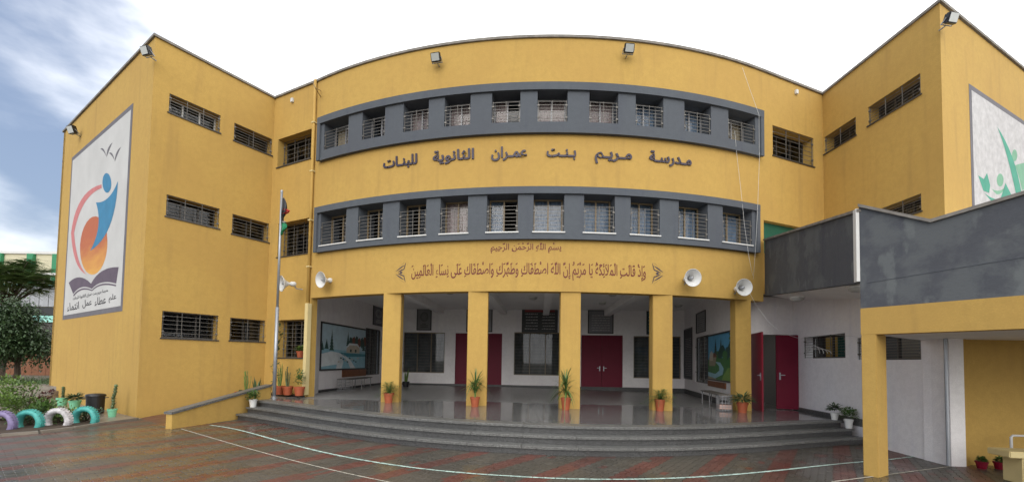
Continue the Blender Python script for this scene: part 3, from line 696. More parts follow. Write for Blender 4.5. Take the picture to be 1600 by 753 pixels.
# painted court lines
def paintline(pxs, wd, name, m, seglen=.0, n=90):
    pts = smooth([on_g(x, y, .004).to_2d() for x, y in pxs], n) if len(pxs) > 5 else None
    if pts is None:
        P_ = [on_g(x, y, .004).to_2d() for x, y in pxs]; pts = [lerp(P_[0], P_[-1], i / (n - 1)) for i in range(n)]
    mb = MB()
    for i in range(n - 1):
        a, b = pts[i], pts[i + 1]; t = (b - a).normalized(); nn = Vector((-t.y, t.x)); w1 = wd / 2 * random.uniform(.85, 1.1); g = .004 if seglen else 0
        a2, b2 = a + t * g, b - t * g
        mb.add([(*(a2 - nn * w1), gz(a.x) + .0045), (*(b2 - nn * w1), gz(b.x) + .0045), (*(b2 + nn * w1), gz(b.x) + .0045), (*(a2 + nn * w1), gz(a.x) + .0045)], [(0, 1, 2, 3)])
    return mb.build(name, m, None, kind='structure')
paintline([(325, 663.5), (400, 678), (465, 693.5), (560, 715.5), (640, 729), (700, 737), (780, 744), (860, 747.5), (1000, 747.5), (1080, 744.5), (1150, 740), (1250, 731), (1348, 720.5)], .055, 'painted_line', 'line', .2)
paintline([(1388, 717.5), (1440, 711)], .045, 'painted_line', 'line', 0, 12)
paintline([(283, 669.5), (330, 683), (365, 694), (410, 706), (465, 720), (520, 734), (600, 751), (660, 762)], .028, 'painted_line', 'line_pale', 0)
paintline([(1300, 752), (1350, 744), (1388, 740), (1485, 728)], .035, 'painted_line', 'line_pale', 0, 20)

# ================================================================== ground floor on the right, covered walkway
Q0 = Vector((7.50, 12.50)); c0 = on_g(1349, 741).to_2d(); fdir = Vector((.51, -.86)).normalized(); fdep = Vector((-fdir.y, fdir.x))
LP = flatW(Q0, c0); FP = flatW(c0, c0 + fdir * 4.2)
SWa, SWb = Vector((8.85, 13.3)), Vector((8.22, 8.0)); SW = flatW(SWa, SWb); DW = flatW((7.35, 13.18), (8.87, 13.28))
def sloped(mb, W, u0, u1, d0, d1, a0, a1, b0, b1, mi=0):
    return mb.hexa([W(u0, d0, a0), W(u1, d0, b0), W(u1, d1, b0), W(u0, d1, a0), W(u0, d0, a1), W(u1, d0, b1), W(u1, d1, b1), W(u0, d1, a1)], mi)
zlt, zlb = LP.hit(1181, 389)[1], LP.hit(1180, 470)[1]; zrt, zrb = LP.hit(1362, 318)[1], LP.hit(1356, 437)[1]
zgb = (FP.hit(1357, 482)[1] * .7 + FP.hit(1600, 458)[1] * .3); zyb = FP.hit(1386, 521)[1] * .7 + FP.hit(1600, 514)[1] * .3
print('walkway', c0, zlt, zlb, zrt, zrb, 'front', zgb, FP.hit(1600, 458), zyb, FP.hit(1600, 514), FP.hit(1364, 318), FP.hit(1455, 348), FP.hit(1600, 305))
walk = thing('covered_walkway', 'raised walkway with patchy grey parapet over a yellow post and beam at right', 'walkway', (c0.x, c0.y, 0))
mb = sloped(MB(), LP, 0, LP.L, 0, .18, zlb, zlt, zrb, zrt); mb.build('parapet', 'grey_patch', walk)
mb = sloped(MB(), LP, -.0, LP.L + .02, -.04, .22, zlt, zlt + .05, zrt, zrt + .05); mb.build('coping', 'coping', walk)
prof = [(0, FP.hit(1364, 318)[1]), FP.hit(1455, 348), (FP.hit(1600, 305)[0], FP.hit(1600, 305)[1]), (4.2, FP.hit(1600, 305)[1] + .6)]
ua = prof[1][0]
mb = MB(); co = MB()
for (a, za), (b, zb_) in zip(prof, prof[1:]):
    sloped(mb, FP, a, b, 0.002, .18, zgb, za, zgb, zb_); sloped(co, FP, a, b, -.04, .22, za, za + .05, zb_, zb_ + .05)
mb.build('parapet', 'grey_patch', walk); co.build('coping', 'coping', walk)
sm = MB(); sloped(sm, FP, 0.1, 4, -.004, 0.002, zgb + .42, zgb + .428, zgb + .62, zgb + .628); sm.build('render_joint', 'grey', walk)
mb = MB(); mb.wbox(FP, 0, 4.2, -.006, .24, zyb, zgb); mb.build('beam', 'yellow', walk)
wcol = FP.hit(1371, 640)[0]
mb = MB(); mb.wbox(FP, 0.001, wcol, -.004, .40, gz(c0.x) - .2, zyb + .004); mb.build('column', 'yellow', walk, bevel=.008)
mb = MB(); mb.wbox(LP, LP.L - .09, LP.L + .01, -.05, -.002, zrb + .02, zrt + .06); mb.build('downpipe', 'white', walk)
# decks
mb = MB(); q = [Vector(LP(0, .1, 0)).to_2d(), Vector(LP(LP.L, .1, 0)).to_2d(), Vector((8.6, 8.9)), Vector((9.2, 13.6)), ]
zz = [zlb + .02, zrb + .02, zrb + .02, zlb + .02]
mb.hexa([(p.x, p.y, z) for p, z in zip(q, zz)] + [(p.x, p.y, z + .3) for p, z in zip(q, zz)]); mb.build('soffit_slab', 'ceiling', walk)
# lower passage roof to the right of the post
pr = [Vector(FP(.02, .1, 0)).to_2d(), Vector(FP(4.2, .1, 0)).to_2d(), Vector((15, 4.2)), Vector((15, 8.6)), Vector((8.35, 8.6))]
mb = MB(); n = 5; mb.add([(p.x, p.y, zyb + .02) for p in pr] + [(p.x, p.y, zgb + .3) for p in pr], [tuple(range(n)), tuple(range(n, 2 * n))] + [(i, (i + 1) % n, n + (i + 1) % n, n + i) for i in range(n)])
mb.build('passage_roof', 'ceiling', walk)
# dado of the walkway behind the parapet (inner side wall of the raised path)
# white side wall with two barred windows
sw = [quad_rect(SW, (1256, 524.4), (1320.8, 522.8), (1320.8, 561), (1255.5, 557.8)), quad_rect(SW, (1339.5, 520.6), (1439, 528.6), (1439, 562.8), (1339.5, 561))]
print('side windows', sw)
wallmesh(SW, 0, SW.L, -.4, 3.85, 0, .34, sw, back=False).build('side_wall', 'white_wall', school)
for r in sw: win_parts(SW, r, .26, frame='dark_metal', mull=1, gr=.97, gz0=.03, ncol=3, rows=8, gd=.02, curtain='green_dark' if r is sw[0] else None, half=1 if r is sw[0] else None, glassm='glass')
dz0 = SF + gz(8.0); dh = (DW.hit(1180, 520)[0] + .02, DW.L - .06, -.3, DW.hit(1230, 523)[1])
wallmesh(DW, -.38, DW.L, -.4, 3.85, 0, .25, [dh], back=False, ends=True).build('side_wall', 'white_wall', school)
mb = MB(); mb.wbox(SW, .4, SW.L - .65, 1.15, 1.25, -.3, 3.3); mb.build('room_wall', 'dark_room', school)
mb = MB(); mb.wbox(DW, .35, 3, 2.3, 2.4, -.3, 3.3); mb.build('room_wall', 'dark_room', school)
sk = MB()
for i in range(11):
    a = i * .3 + .01
    sk.wbox(SW, a, a + .293, -.015, 0, dz0 - .1, dz0 + .085)
sk.build('skirting', 'terrazzo', school)
# crimson door leaves
hl = on_g(1172, 641.5, SF).to_2d(); hr = on_g(1200, 646, SF).to_2d(); lw = 0.92
DL = flatW((7.42, 13.10), V2((7.42, 13.10)) + (hr - V2((7.42, 13.10))).normalized() * .95)
mb = MB(); mb.wbox(DL, 0, DL.L, 0, .045, dz0 + .012, DL.hit(1188, 518.5)[1]); o = mb.build('door', 'door_red', school, bevel=.006); o['label'] = 'crimson door leaf standing wide open towards the yard'
handle(DL, DL.L - .10, 0, dz0 + 1.02, -1, o)
DR = flatW((DW(DW.hit(1210, 600)[0], 0, 0)[0], 13.14), (DW(dh[1], 0, 0)[0], 12.98))
mb = MB(); mb.wbox(DR, 0, DR.L, 0, .045, dz0 + .012, dh[3] - .02); o = mb.build('door', 'door', school, bevel=.006); o['label'] = 'closed maroon door leaf'
handle(DR, .10, 0, dz0 + 1.02, 1, o)
# pier, downpipe channel and yellow wall at the far right
Yp = 8.0
x1 = at_Y(1483, 640, Yp).x; x2 = at_Y(1506, 640, Yp).x; x3 = at_Y(1517, 640, Yp).x; g8 = gz(8.4)
mb = MB(); mb.box(x1, x2, Yp - .02, Yp + .5, g8 - .3, zyb + .03); mb.build('pier', 'white_wall', walk)
mb = MB(); mb.box(x2 + .001, x3, Yp + .05, Yp + .5, g8 - .3, zyb + .03); mb.build('pier', 'yellow', walk)
mb = MB(); mb.box(x3 + .001, 15, Yp + .16, Yp + .5, g8 - .5, zyb + .03); mb.build('back_wall', 'yellow', walk)
p = at_Y(1480, 640, Yp - .05); mb = MB(); mb.tube([(p.x, p.y, g8 + .02), (p.x, p.y, zyb + .02)], .028, 8); mb.build('downpipe', 'pole', walk)
# round lamps
def ceil_lamp(px, py, z, label, group):
    p = at_z(px, py, z); r = ray(px, py)
    t = lthing('ceiling_lamp', label, 'lamp', (p.x, p.y, z), 0, group)
    MB().lathe([(0, 0), (.17, 0), (.17, -.03), (.155, -.035)], 16).build('lamp_base', 'white', t, smooth=False)
    MB().lathe([(.15, -.03), (.145, -.07), (.10, -.105), (0, -.12)], 16).build('lamp_shade', 'opal', t, smooth=True)
ceil_lamp(1341, 447, zrb + .06, 'round ceiling lamp under the grey walkway, nearer the yellow post', 'ceiling lamps')
ceil_lamp(1246, 464, (zlb + zrb) / 2 + .02, 'round ceiling lamp under the grey walkway above the open crimson door', 'ceiling lamps')
for px, py, lb in ((703, 455, 'round porch ceiling lamp between the two left yellow columns'), (833, 464, 'round porch ceiling lamp over the middle barred window'), (957, 458, 'round porch ceiling lamp in front of the closed double doors, nearer the columns'), (941, 472, 'round porch ceiling lamp deeper in the porch above the closed double doors'), (1060, 476, 'round porch ceiling lamp at the right end of the porch')):
    if not (py > 470): ceil_lamp(px, py, ZC, lb, 'ceiling lamps')
    else: ceil_lamp(px, py, ZC, lb, 'ceiling lamps')

# ================================================================== ramp on the left
R0 = on_g(268, 670).to_2d(); R1 = at_Y(424, 600, 12.75).to_2d(); RW = flatW(R0, R1)
rz0, rz1 = RW.hit(268, 647)[1], RW.hit(424, 603)[1]
print('ramp', R0, R1, rz0, rz1)
ramp_t = thing('access_ramp', 'sloping ramp behind a low yellow wall with terrazzo coping beside the steps', 'ramp', (R0.x, R0.y, 0))
sloped(MB(), RW, 0, RW.L, 0, .18, -.3, rz0, -.3, rz1).build('low_wall', 'yellow', ramp_t)
nsl = 4
for i in range(nsl):
    a, b = i / nsl, (i + 1) / nsl; u0, u1 = -.03 + (RW.L + .03) * a + .002, -.03 + (RW.L + .03) * b - .002
    sloped(MB(), RW, u0, u1, -.035, .215, lerp(rz0, rz1, a) + .001, lerp(rz0, rz1, a) + .055, lerp(rz0, rz1, b) + .001, lerp(rz0, rz1, b) + .055).build('coping_slab', 'terrazzo', ramp_t)
b2, c2 = B.to_2d(), C.to_2d()
mb = MB(); n0 = R0 + Vector((-.05, -.05)); pts = [(RW(0, .05, 0)[0], RW(0, .05, 0)[1], -.01), (b2.x + .1, b2.y - .15, -.01), (c2.x + .3, c2.y + .2, SF - .004), (RW(RW.L, .05, 0)[0], RW(RW.L, .05, 0)[1], SF - .004)]
mb.hexa([(x, y, -.4) for x, y, z in pts] + pts); mb.build('ramp_surface', 'paver_red', ramp_t)
mb = MB(); lp = [(ce[0].x + .6, ce[0].y + .35), (ce[0].x - .35, ce[0].y + .12), (R1.x - .05, R1.y - .1), (c2.x + .1, c2.y + .3), (D.x, D.y + .5), (-6.0, 12.9)]
mb.add([(x, y, SF - .004) for x, y in lp] + [(x, y, .0) for x, y in lp], [tuple(range(6))] + [(i, (i + 1) % 6, 6 + (i + 1) % 6, 6 + i) for i in range(6)]); mb.build('landing', 'floor', None, kind='structure')

# ================================================================== lettering
JOIN = {}
for cp in range(0xFE70, 0xFEFD):
    d = unicodedata.decomposition(chr(cp)).split()
    if len(d) == 2 and d[0] in ('<isolated>', '<final>', '<initial>', '<medial>'): JOIN.setdefault(chr(int(d[1], 16)), {})[d[0][1:-1]] = chr(cp)
    if len(d) == 3 and d[1] == '0644' and d[0] in ('<isolated>', '<final>'): JOIN.setdefault('\u0644' + chr(int(d[2], 16)), {})[d[0][1:-1]] = chr(cp)
JOIN['\u0640'] = dict(isolated='\u0640', final='\u0640', initial='\u0640', medial='\u0640')
MARKS = set('\u064b\u064c\u064d\u064e\u064f\u0650\u0651\u0652\u0670')
def shape_ar(text):
    units = []
    for ch in text:
        if ch in MARKS and units: units[-1][1] += ch
        elif units and units[-1][0] == '\u0644' and ch in '\u0627\u0622\u0623\u0625' and ('\u0644' + ch) in JOIN: units[-1][0] += ch
        else: units.append([ch, ''])
    out = []
    for i, (c, mk) in enumerate(units):
        f = JOIN.get(c)
        if not f: out.append(mk + c); continue
        prev = JOIN.get(units[i - 1][0]) if i else None; nxt = JOIN.get(units[i + 1][0]) if i + 1 < len(units) else None
        jp = bool(prev and 'initial' in prev and 'final' in f); jn = bool(nxt and 'final' in nxt and 'initial' in f)
        g = f['medial'] if (jp and jn and 'medial' in f) else f['final'] if jp else f['initial'] if jn else f['isolated']
        out.append(mk + g)
    return ''.join(reversed(out))
def text_geo(body, bold=0.0, extrude=0.0):
    cu = bpy.data.curves.new('lettering', 'FONT'); cu.body = shape_ar(body); cu.offset = bold; cu.extrude = extrude; cu.resolution_u = 3
    o = bpy.data.objects.new('lettering', cu); me = o.to_mesh()
    v = np.array([tuple(x.co) for x in me.vertices]); f = [tuple(p.vertices) for p in me.polygons]
    o.to_mesh_clear(); bpy.data.objects.remove(o); bpy.data.curves.remove(cu); return v, f
def text_on(W, body, u0, u1, z0, z1, d, thick, m, name, parent=None, bold=0.02):
    v, f = text_geo(body, bold, 0.5 if thick > .01 else 0)
    lo_, hi = v.min(0), v.max(0); s = (hi - lo_); s[s == 0] = 1
    mb = MB(); vs = []
    for x, y, z in v:
        a = (x - lo_[0]) / s[0]; b = (y - lo_[1]) / s[1]; c = (z - lo_[2]) / s[2] if thick > .01 else 0
        vs.append(W(u0 + (u1 - u0) * a, d - thick * c, z0 + (z1 - z0) * b))
    mb.add(vs, f); return mb.build(name, m, parent)
sign_loc = Vector(FA(FA.L / 2, 0, 7.3))
sign = thing('school_sign', 'dark raised Arabic school name spelled across the yellow wall between the window bands', 'sign', sign_loc)
zbase = FA.hit(860, 245)[1]
for body, xa, xb in (('للبنـات', 599.8, 652.6), ('الثانوية', 676.6, 741), ('عمـران', 767.6, 823.5), ('بـنـت', 853.8, 900), ('مـريـم', 929, 987), ('مـدرسـة', 1014, 1079.7)):
    ua = FA.hit(xa, 247)[0]; ub = FA.hit(xb, 247)[0]; v, f = text_geo(body, .028, .5); lo_, hi = v.min(0), v.max(0)
    mb = MB(); mb.add([FA(ua + (ub - ua) * (x - lo_[0]) / (hi[0] - lo_[0]), -.004 - .03 * (z - lo_[2]) / (hi[2] - lo_[2]), zbase + y * .40) for x, y, z in v], f); mb.build('word', 'sign', sign)
def uz(px, py): return FA.hit(px, py)
def painted(body, xa, xb, y0, y1, ym, label, name='painted_inscription'):
    ua = uz(xa, ym)[0]; ub = uz(xb, ym)[0]; xm = (xa + xb) / 2
    o = text_on(FA, body, ua, ub, uz(xm, y1)[1], uz(xm, y0)[1], -.006, .004, 'script', name, None, .008); return tag(o, label, 'lettering')
painted('بِسْمِ اللَّهِ الرَّحْمَنِ الرَّحِيمِ', 766.8, 877.4, 379, 395.5, 387, 'short brown red Arabic line painted just under the lower grey window band')
painted('وَإِذْ قَالَتِ الْمَلَائِكَةُ يَا مَرْيَمُ إِنَّ اللَّهَ اصْطَفَاكِ وَطَهَّرَكِ وَاصْطَفَاكِ عَلَى نِسَاءِ الْعَالَمِينَ', 643, 1009, 408, 437.6, 424, 'long brown red Arabic verse painted above the porch opening')
def poly_on(mb, fn, pts, mi=0): mb.add([fn(*p) for p in pts], [tuple(range(len(pts)))], mi)
def bez(p, q, c, n=8): return [((1 - t) ** 2 * p[0] + 2 * t * (1 - t) * c[0] + t * t * q[0], (1 - t) ** 2 * p[1] + 2 * t * (1 - t) * c[1] + t * t * q[1]) for t in [i / n for i in range(n + 1)]]
def ornament(xa, xb, y0, y1, flip, label):
    ua, ub = uz(xa, (y0 + y1) / 2)[0], uz(xb, (y0 + y1) / 2)[0]; xm = (xa + xb) / 2; zt, zb_ = uz(xm, y0)[1], uz(xm, y1)[1]
    fn = lambda s, t: FA(ua + (ub - ua) * (1 - s if flip else s), -.006, zb_ + (zt - zb_) * t)
    mb = MB()
    for sg in (1, -1):
        T = lambda pts: [(x, .5 + sg * y) for x, y in pts]
        for A_, B_, c1, c2 in (((0, .04), (.92, .5), (.40, .30), (.62, .42)), ((.12, .05), (.9, .36), (.5, .16), (.55, .31)), ((.3, .03), (.95, .2), (.62, .05), (.62, .17)), ((.8, .10), (1, .5), (.86, .3), (.98, .28))):
            a = bez(A_, B_, c1); b = bez(A_, B_, c2)
            for i in range(8): poly_on(mb, fn, T([a[i], a[i + 1], b[i + 1], b[i]]))
    poly_on(mb, fn, [(.45, .5), (.6, .56), (.75, .5), (.6, .44)])
    o = mb.build('painted_ornament', 'sign', None); tag(o, label, 'ornament', 'ornaments at the ends of the verse')
ornament(616, 634, 410, 442, False, 'black painted leaf ornament at the left end of the verse'); ornament(1019, 1039, 411, 444, True, 'black painted leaf ornament at the right end of the verse')

# ================================================================== murals
def homog(src, dst):
    Am = []; bv = []
    for (x, y), (u, v) in zip(src, dst):
        Am += [[x, y, 1, 0, 0, 0, -u * x, -u * y], [0, 0, 0, x, y, 1, -v * x, -v * y]]; bv += [u, v]
    h = np.append(np.linalg.solve(np.array(Am, float), np.array(bv, float)), 1).reshape(3, 3)
    def f(x, y): q = h @ np.array([x, y, 1.0]); return q[0] / q[2], q[1] / q[2]
    return f
def fl(name, col, rough=.8, var=.12, vscale=3): 
    if name not in M: M[name] = mat(name, col, rough, var=var, vscale=vscale, bump=.3, bscale=28)
    return name
fl('mural ground', (.50, .50, .49), .8, .08, .8); fl('mural border', (.13, .125, .14)); fl('mural blue', (.035, .19, .34)); fl('mural pink', (.50, .17, .17)); fl('mural page', (.10, .075, .105)); fl('mural ink', (.02, .02, .025))
fl('mural green', (.06, .30, .21)); fl('mural green pale', (.17, .36, .24))
def orange_mat():
    m = mat('mural sunset orange', (.5, .16, .06), .8, bump=.3, bscale=28); b = m.node_tree.nodes['Principled BSDF']; L = m.node_tree.links
    g = N_(m, 'ShaderNodeNewGeometry'); s = N_(m, 'ShaderNodeSeparateXYZ'); L.new(g.outputs['Position'], s.inputs[0])
    n = noise_node(m, 1.2, 5, vec_scale=(1, 1, 3)); ad = N_(m, 'ShaderNodeMath'); ad.operation = 'MULTIPLY_ADD'; ad.inputs[1].default_value = 1.2; L.new(n, ad.inputs[0]); L.new(s.outputs['Z'], ad.inputs[2])
    L.new(mixc(m, ramp(m, ad.outputs[0], 4.6, 6.4), (.66, .36, .07), (.42, .115, .05)), b.inputs['Base Color']); return m
M['mural orange'] = orange_mat()
cr1 = lambda x, y: (80 + x * .50474, 140 + y * .50465)
# border rectangle on the wall
hq = [AB.hit(*cr1(x, y)) for x, y in ((80, 195), (258, 43), (217, 688), (22, 713))]
mu0, mu1 = (hq[0][0] + hq[3][0]) / 2, (hq[1][0] + hq[2][0]) / 2; mz0, mz1 = (hq[2][1] + hq[3][1]) / 2, (hq[0][1] + hq[1][1]) / 2
print('mural', hq, mu0, mu1, mz0, mz1)
H1 = homog([(80, 195), (258, 43), (217, 688), (22, 713)], [(0, 1), (1, 1), (1, 0), (0, 0)])
def mfn(d):
    def f(x, y): s, t = H1(x, y); return AB(mu0 + (mu1 - mu0) * s, d, mz0 + (mz1 - mz0) * t)
    return f
mural = thing('painted_mural', 'framed mural of a blue figure, orange globe and open book on the left wing', 'mural', AB((mu0 + mu1) / 2, 0, mz0))
mb = MB(); mb.wbox(AB, mu0, mu1, -.006, -.001, mz0, mz1); mb.build('border', 'mural border', mural)
bw = .16
mb = MB(); mb.wbox(AB, mu0 + bw, mu1 - bw, -.010, -.0065, mz0 + bw, mz1 - bw); mb.build('background', 'mural ground', mural)
f1, f2, f3 = mfn(-.0115), mfn(-.013), mfn(-.0145)
def ell(cx, cy, rx, ry, rot=0, n=28): return [(cx + rx * math.cos(t) * math.cos(rot) - ry * math.sin(t) * math.sin(rot), cy + rx * math.cos(t) * math.sin(rot) + ry * math.sin(t) * math.cos(rot)) for t in [2 * math.pi * i / n for i in range(n)]]
mb = MB(); poly_on(mb, f1, ell(133, 463, 42, 95, .10)); mb.build('globe', 'mural orange', mural)
mb = MB(); a = bez((163, 272), (66, 420), (88, 290), 10) + bez((66, 420), (106, 556), (66, 535), 10)[1:]; b = bez((163, 283), (75, 420), (102, 305), 10) + bez((75, 420), (108, 558), (78, 525), 10)[1:]
for i in range(len(a) - 1): poly_on(mb, f2, [a[i], a[i + 1], b[i + 1], b[i]])
mb.build('arc', 'mural pink', mural)
mb = MB(); poly_on(mb, f3, ell(179, 268, 13, 29)); mb.build('figure_head', 'mural blue', mural)
mb = MB(); L_ = bez((145, 326), (122, 478), (165, 400), 12); R_ = bez((212, 262), (122, 478), (200, 430), 12)
L2 = [(145, 326)] + L_[1:]; mid = bez((145, 326), (212, 262), (185, 330), 12)
poly_on(mb, f3, mid + R_[1:] + L_[::-1][1:-1]); mb.build('figure_body', 'mural blue', mural)
mb = MB()
for dx, dy in ((0, 0), (24, 12)):
    for p, q, c1, c2 in (((163 + dx, 170 + dy), (180 + dx, 193 + dy), (173 + dx, 160 + dy), (174 + dx, 176 + dy)), ((180 + dx, 193 + dy), (198 + dx, 152 + dy), (180 + dx, 166 + dy), (188 + dx, 172 + dy))):
        a = bez(p, q, c1); b = bez(p, q, c2)
        for i in range(8): poly_on(mb, f2, [a[i], a[i + 1], b[i + 1], b[i]])
mb.build('birds', 'mural border', mural)
mb = MB()
page = lambda pts_t, pts_b: [poly_on(mb, f2, [pts_t[i], pts_t[i + 1], pts_b[i + 1], pts_b[i]]) for i in range(len(pts_t) - 1)]
page(bez((50, 583), (120, 588), (85, 545)), bez((62, 622), (122, 606), (88, 585))); page(bez((120, 588), (209, 534), (150, 530)), bez((122, 606), (200, 590), (150, 572)))
page(bez((62, 626), (122, 610), (88, 590)), bez((63, 631), (122, 614), (88, 596))); page(bez((122, 610), (200, 595), (150, 577)), bez((122, 614), (199, 600), (150, 583)))
mb.build('open_book', 'mural page', mural)
def mtext(body, q, name, bold):     # q: corner quad in crop pixels tl tr br bl
    v, f = text_geo(body, bold); lo_, hi = v.min(0), v.max(0); s = hi - lo_; s[s == 0] = 1; mb = MB(); vs = []
    Hq = homog([(0, 1), (1, 1), (1, 0), (0, 0)], q)
    for x, y, z in v: vs.append(f2(*Hq((x - lo_[0]) / s[0], (y - lo_[1]) / s[1])))
    mb.add(vs, f); mb.build(name, 'mural ink', mural)
mtext('مدرسة مريم بنت عمران الثانوية للبنات', [(60, 632), (174, 606), (172, 622), (60, 648)], 'small_caption', .02)
for wd_, a_, b_ in (('انتماء', .0, .24), ('عمل', .31, .50), ('عطاء', .56, .79), ('علم', .85, 1.0)):
    L4 = lambda p, q, t: (p[0] + (q[0] - p[0]) * t, p[1] + (q[1] - p[1]) * t)
    mtext(wd_, [L4((40, 655), (200, 624), a_), L4((40, 655), (200, 624), b_), L4((40, 684), (198, 654), b_), L4((40, 684), (198, 654), a_)], 'large_caption', .012)

cr2 = lambda x, y: (1500 + x * .27855, 120 + y * .27889)
def gfn(d):
    return lambda x, y: GH(*(lambda h: (h[0], d, h[1]))(GH.hit(*cr2(x, y))))
h = [GH.hit(*cr2(x, y)) for x, y in ((48, 25), (359, 262), (68, 740))]
print('right mural', h)
gu0 = (h[0][0] + h[2][0]) / 2; gz1 = (h[0][1] + h[1][1]) / 2; gz0_ = 4.9; gu1 = gu0 + 4.6
mural2 = thing('painted_mural', 'framed mural of green leaf figures on the right wing behind the grey parapet', 'mural', GH((gu0 + gu1) / 2, 0, gz0_))
mb = MB(); mb.wbox(GH, gu0, gu1, -.006, -.001, gz0_, gz1); mb.build('border', 'mural border', mural2)
mb = MB(); mb.wbox(GH, gu0 + .14, gu1 - .14, -.010, -.0065, gz0_ + .14, gz1 - .14); mb.build('background', fl('mural plaster', (.47, .46, .46), .8, .16, 6), mural2)
g2, g3 = gfn(-.0115), gfn(-.013)
mb = MB(); l_ = bez((205, 282), (312, 665), (262, 420), 8); r_ = bez((205, 282), (342, 655), (305, 430), 8)
for i in range(8): poly_on(mb, g3, [l_[i], l_[i + 1], r_[i + 1], r_[i]])
mb.build('leaf_blade', 'mural green', mural2)
for e_ in ((303, 442, 15, 33), (222, 580, 19, 36)): mb = MB(); poly_on(mb, g2, ell(*e_)); mb.build('leaf_head', 'mural green pale', mural2)
mb = MB(); poly_on(mb, g2, bez((305, 498), (380, 480), (340, 485), 5) + [(395, 600)] + bez((345, 640), (305, 498), (330, 560), 5)[:-1]); mb.build('leaf_arm', 'mural green pale', mural2); mb = MB(); poly_on(mb, g2, bez((172, 628), (250, 620), (215, 655), 5) + bez((250, 620), (185, 655), (230, 675), 5)[1:-1]); mb.build('leaf_arm', 'mural green pale', mural2)
mb = MB(); poly_on(mb, g3, [(98, 553), (130, 575), (148, 540), (166, 610), (160, 652), (128, 640)]); mb.build('leaf_body', 'mural green', mural2); mb = MB(); poly_on(mb, g2, bez((132, 652), (222, 690), (180, 690), 6) + [(252, 596), (290, 672)] + [(230, 700), (180, 706)]); mb.build('leaf_body', 'mural green', mural2)

# ================================================================== pictures and notices
def pal(k, c): return fl('print ' + k, c, .45, .10, 5)
for k, c in dict(sky=(.48, .64, .72), sky2=(.10, .38, .62), water=(.28, .52, .62), snow=(.72, .78, .80), pine=(.03, .09, .075), green=(.06, .20, .06), lime=(.20, .36, .08), rust=(.20, .07, .04), cream=(.55, .50, .40), path=(.34, .30, .20), teal=(.05, .24, .30), deep=(.02, .06, .05)).items(): pal(k, c)
def pic_frame(W, r, name, label, cat, fw=.05, m='black', dep=.035):
    u0, u1, z0, z1 = r; t = thing(name, label, cat, W((u0 + u1) / 2, 0, z0))
    wallmesh(W, u0, u1, z0, z1, -dep, -.002, [(u0 + fw, u1 - fw, z0 + fw, z1 - fw)], ends=True, top=True, bottom=True).build('frame', m, t)
    return t, (lambda lay: (lambda s, tt: W(u0 + fw + (u1 - u0 - 2 * fw) * s, -.006 - .003 * lay, z0 + fw + (z1 - z0 - 2 * fw) * tt)))
def layered(t, fn, items, seed):
    groups = {}
    for lay, m, pts in items: groups.setdefault((lay, m), []).append(pts)
    for (lay, m), L in groups.items():
        mb = MB()
        for p in L: poly_on(mb, fn(lay), p)
        mb.build('painted_' + m.replace(' ', '_'), 'print ' + m, t, **({'kind': 'stuff'} if m == 'pine' else {}))
def pine(cx, y, w, h, n=6):
    o = []
    for i in range(n):
        f = i / n; o.append([(cx - w * (1 - f) / 2, y + h * f * .9), (cx + w * (1 - f) / 2, y + h * f * .9), (cx, y + h * (f * .9 + .28))])
    return o
def blob(cx, cy, rx, ry, sd, n=14):
    R = random.Random(sd); return [(cx + rx * math.cos(2 * math.pi * i / n) * R.uniform(.8, 1.15), cy + ry * math.sin(2 * math.pi * i / n) * R.uniform(.8, 1.15)) for i in range(n)]
def clip(p): return [(min(1, max(0, x)), min(1, max(0, y))) for x, y in p]
p0 = quad_rect(ML, (497.5, 503), (571.5, 512.5), (571.5, 576), (497, 579.5)); p0 = (max(p0[0], .02), p0[1], p0[2], p0[3])
t, fn = pic_frame(ML, p0, 'landscape_painting', 'wide painting of a snowy cottage, pines and stream on the left porch wall', 'painting', .06)
it = [(0, 'sky', [(0, 0), (1, 0), (1, 1), (0, 1)]), (1, 'water', [(0, 0), (1, 0), (1, .42), (0, .45)]), (2, 'snow', clip([(.0, .05), (.45, .12), (.40, .36), (.2, .40), (0, .33)])), (2, 'snow', [(.3, 0), (.75, 0), (.62, .2), (.45, .36), (.36, .32)]),
      (2, 'teal', [(.35, .38), (1, .36), (1, .30), (.5, .28)]), (3, 'water', [(.42, 0), (.62, 0), (.55, .18), (.42, .3), (.46, .16)]), (3, 'cream', [(.52, .38), (.84, .38), (.84, .52), (.76, .58), (.58, .58), (.52, .48)]), (4, 'snow', [(.5, .48), (.58, .62), (.78, .62), (.86, .5), (.76, .57), (.6, .57)]), (4, 'deep', [(.6, .40), (.64, .40), (.64, .47), (.6, .47)]), (4, 'deep', [(.72, .40), (.76, .40), (.76, .47), (.72, .47)])]
for cx, y, w_, h_ in ((.20, .42, .10, .48), (.10, .45, .10, .22), (.55, .55, .09, .35), (.95, .45, .1, .35), (.02, .42, .08, .2)): it += [(3, 'pine', clip(q)) for q in pine(cx, y, w_, h_)]
for i in range(6): it += [(2, 'rust' if i % 2 else 'pine', clip(blob(.62 + .07 * i, .64 + .02 * (i % 3), .045, .14, i)))]
for i in range(10): it += [(4, 'deep' if i % 3 else 'cream', clip(blob(.35 + .05 * i, .16 + .03 * ((i * 7) % 4), .022, .018, 40 + i)))]
layered(t, fn, it, 1)
p1 = quad_rect(RT, (1106.5, 522), (1151.5, 516), (1150.5, 597.5), (1106.5, 594))
t, fn = pic_frame(RT, p1, 'landscape_painting', 'bright painting of a river winding past a castle and trees on the right porch wall', 'painting', .05)
